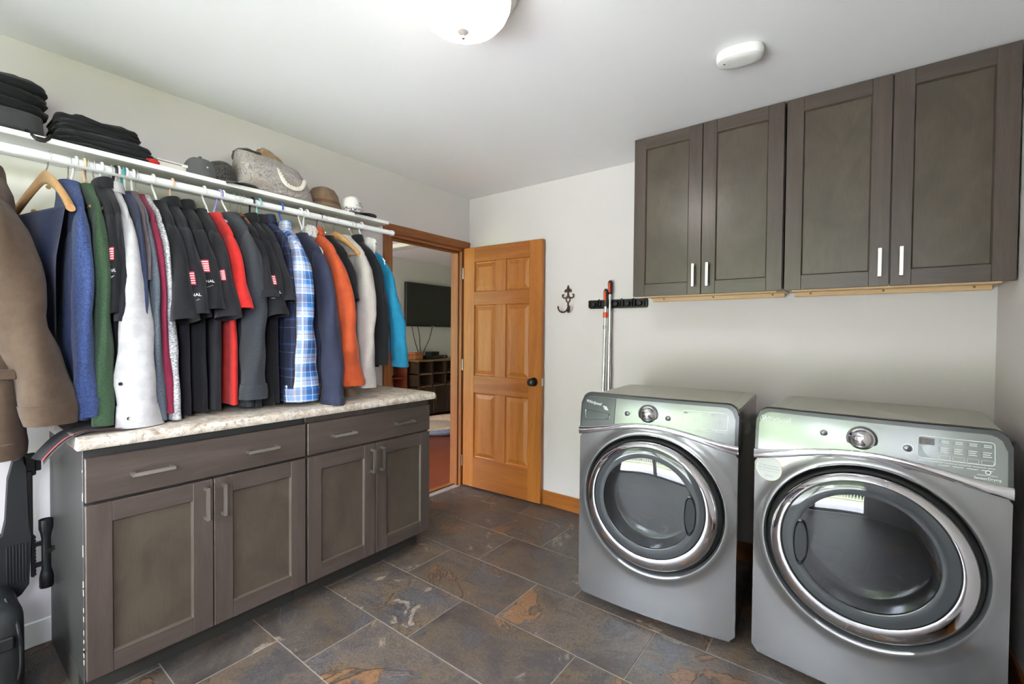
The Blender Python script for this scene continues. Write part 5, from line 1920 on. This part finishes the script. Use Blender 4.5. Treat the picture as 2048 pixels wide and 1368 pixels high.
def pole(label, x, yb, yt, ztop, grip, ring, tipx):
    p = thing('extension_pole', label, 'pole', (x, yb, .0), 0, 'poles held by the tool rack')
    f = lambda z: (lerp(x, tipx, z / ztop), lerp(yb, yt, z / ztop), z)
    MB().tube([f(.002), f(1.05)], .0125, 14).build('lower_tube', MAT['alu'], p)
    MB().tube([f(1.03), f(ztop - grip + .01)], .0105, 14).build('upper_tube', MAT['alu'], p)
    gp = [f(ztop - grip), f(ztop - grip * .9), f(ztop - grip * .5), f(ztop - grip * .2), f(ztop - .012), f(ztop)]
    g_ = MB().tube(gp, [.013, .0145, .0150, .0165, .015, .008], 14).build('grip', plain('soft_black_grip', srgb(48, 40, 42), .6), p)
    e = Vector(f(ztop - .045))
    MB().box(e + Vector((-.007, -.0185, -.032)), e + Vector((.007, -.012, .030)), .003).build('grip_inset', MAT['orange_p'], g_)
    if ring:
        MB().lathe([(.0135, -.018), (.0155, -.016), (.0155, .016), (.0135, .018)], f(ring), 'z', 16).build('collar', MAT['orange_p'], p)
        text('lettering', 'D', .03, MAT['printd'], lambda u, v: Vector(f(ring - .09)) + Vector((u - .010, -.0135, v)), p, local=False)
    return p


pole('aluminium pole with orange collar, in front of the taller one', 1.243, -.072, -.062, 1.545, .115, 1.375, 1.262)
pole('taller aluminium pole with black and orange grip', 1.279, -.045, -.040, 1.600, .090, None, 1.281)

# ------------------------------------------------------------------ left corner: air rifle and hard case
rf = thing('air_rifle', 'black air rifle with scope leaning against the left wall', 'rifle', (.10, -2.57, 0))
X = .10
stockp = [(-2.640, .26), (-2.600, .24), (-2.555, .27), (-2.535, .30), (-2.528, .47), (-2.535, .53), (-2.540, .74), (-2.552, .775), (-2.572, .765), (-2.585, .70), (-2.592, .55), (-2.600, .50), (-2.640, .48)]
m = MB().prism(stockp, lambda u, v, d: (d, u, v), X - .024, X + .024)
m.build('stock', MAT['blackm'], rf, smooth=False)
for k in range(7):
    bx('grip_rib', (X + .0235, -2.592 + .008 * k, .32), (X + .027, -2.588 + .008 * k, .46), MAT['blackm'], rf, .001)
MB().tube([(X, -2.546, .30), (X, -2.549, .88)], .0105, 14).build('barrel', MAT['black'], rf)
bx('receiver', (X - .014, -2.545, .47), (X + .014, -2.522, .72), MAT['black'], rf, .003)
bx('front_sight', (X - .010, -2.542, .70), (X + .010, -2.512, .785), MAT['black'], rf, .004)
bx('sight_blade', (X - .004, -2.516, .715), (X + .004, -2.498, .755), MAT['black'], rf, .003)
rl_ = bx('scope_rail', (X - .009, -2.528, .315), (X + .009, -2.518, .475), MAT['black'], rf, .002)
for k in range(12):
    bx('rail_tooth', (X - .009, -2.519, .32 + .0128 * k), (X + .009, -2.5145, .327 + .0128 * k), MAT['black'], rl_, .0006)
for zz in (.355, .435):
    bx('scope_mount', (X - .008, -2.520, zz - .008), (X + .008, -2.487, zz + .008), MAT['black'], rf, .002)
sc_ = MB().lathe([(0, .262), (.019, .262), (.0205, .268), (.0205, .300), (.0175, .318), (.0135, .335), (.0135, .452), (.016, .470), (.0205, .490), (.0205, .523), (.0185, .5235), (.0185, .516), (0, .516)], (X, -2.487, 0), 'z', 24)
sc_.build('scope', MAT['black'], rf)
MB().lathe([(.0, .020), (.009, .020), (.009, .012)], (X, -2.479, .405), 'x', 14).build('turret', MAT['black'], rf)
MB().lathe([(.009, .0), (.009, .024), (0, .024)], (X, -2.487, .405), 'y', 14).build('turret', MAT['black'], rf)
MB().tube([(X, -2.60, .25), (X + .02, -2.615, .12), (X, -2.62, .0)], [.02, .022, .03], 10).build('butt', MAT['blackm'], rf)

hc = thing('hard_case', 'dark grey-green rounded hard case in the lower left corner', 'case', (.30, -2.68, 0))
MAT['hardcase'] = plain('dark_green_grey_shell', srgb(40, 43, 42), .42)
pillow(.27, -2.720, .178, .14, .150, .176, 31, .35, .02).build('shell', MAT['hardcase'], hc)
MB().tube(catmull([(.37, -2.600, .05), (.41, -2.585, .15), (.40, -2.590, .28), (.33, -2.61, .355)], 6), .005, 6).build('shell_seam', MAT['blackm'], hc)
bx('latch', (.405, -2.64, .22), (.422, -2.60, .26), MAT['blackm'], hc, .004)
# felt cap leaning on the countertop behind the orange sleeve
lc = thing('peaked_cap', 'taupe cap propped on the countertop behind the orange sleeve', 'cap', (.33, -1.36, .91))
pillow(.34, -1.365, .962, .055, .050, .052, 41, .8, .06).build('crown', MAT['tan'], lc)
MB().grid(lambda u, v: (.34 + (.055 + .045 * v) * cos(lerp(-1.1, 1.1, u)), -1.365 + (.05 + .02 * v) * sin(lerp(-1.1, 1.1, u)), .925 - .014 * v + .02 * cos(lerp(-1.1, 1.1, u)) * (1 - v)), 16, 5).build('visor', MAT['tan'], lc)
# pale bin corner at the lower right edge of the view
wb_ = thing('waste_bin', 'pale plastic bin beside the dryer, only its rim corner showing', 'bin', (2.94, -1.36, 0))
m = MB()
prs = [(.0, .002, 1), (.078, .002, 1), (.092, .20, 1), (.097, .202, 1), (.097, .215, 1), (.088, .215, 1), (.074, .012, 1), (0, .012, 1)]
m.lathe([(r, h) for r, h, _ in prs], (2.935, -1.30, 0), 'z', 32)
m.build('bin_shell', MAT['white'], wb_)
MB().lathe([(.0965, .200), (.101, .203), (.101, .212), (.0965, .216)], (2.935, -1.30, 0), 'z', 32).build('rim', MAT['white'], wb_)
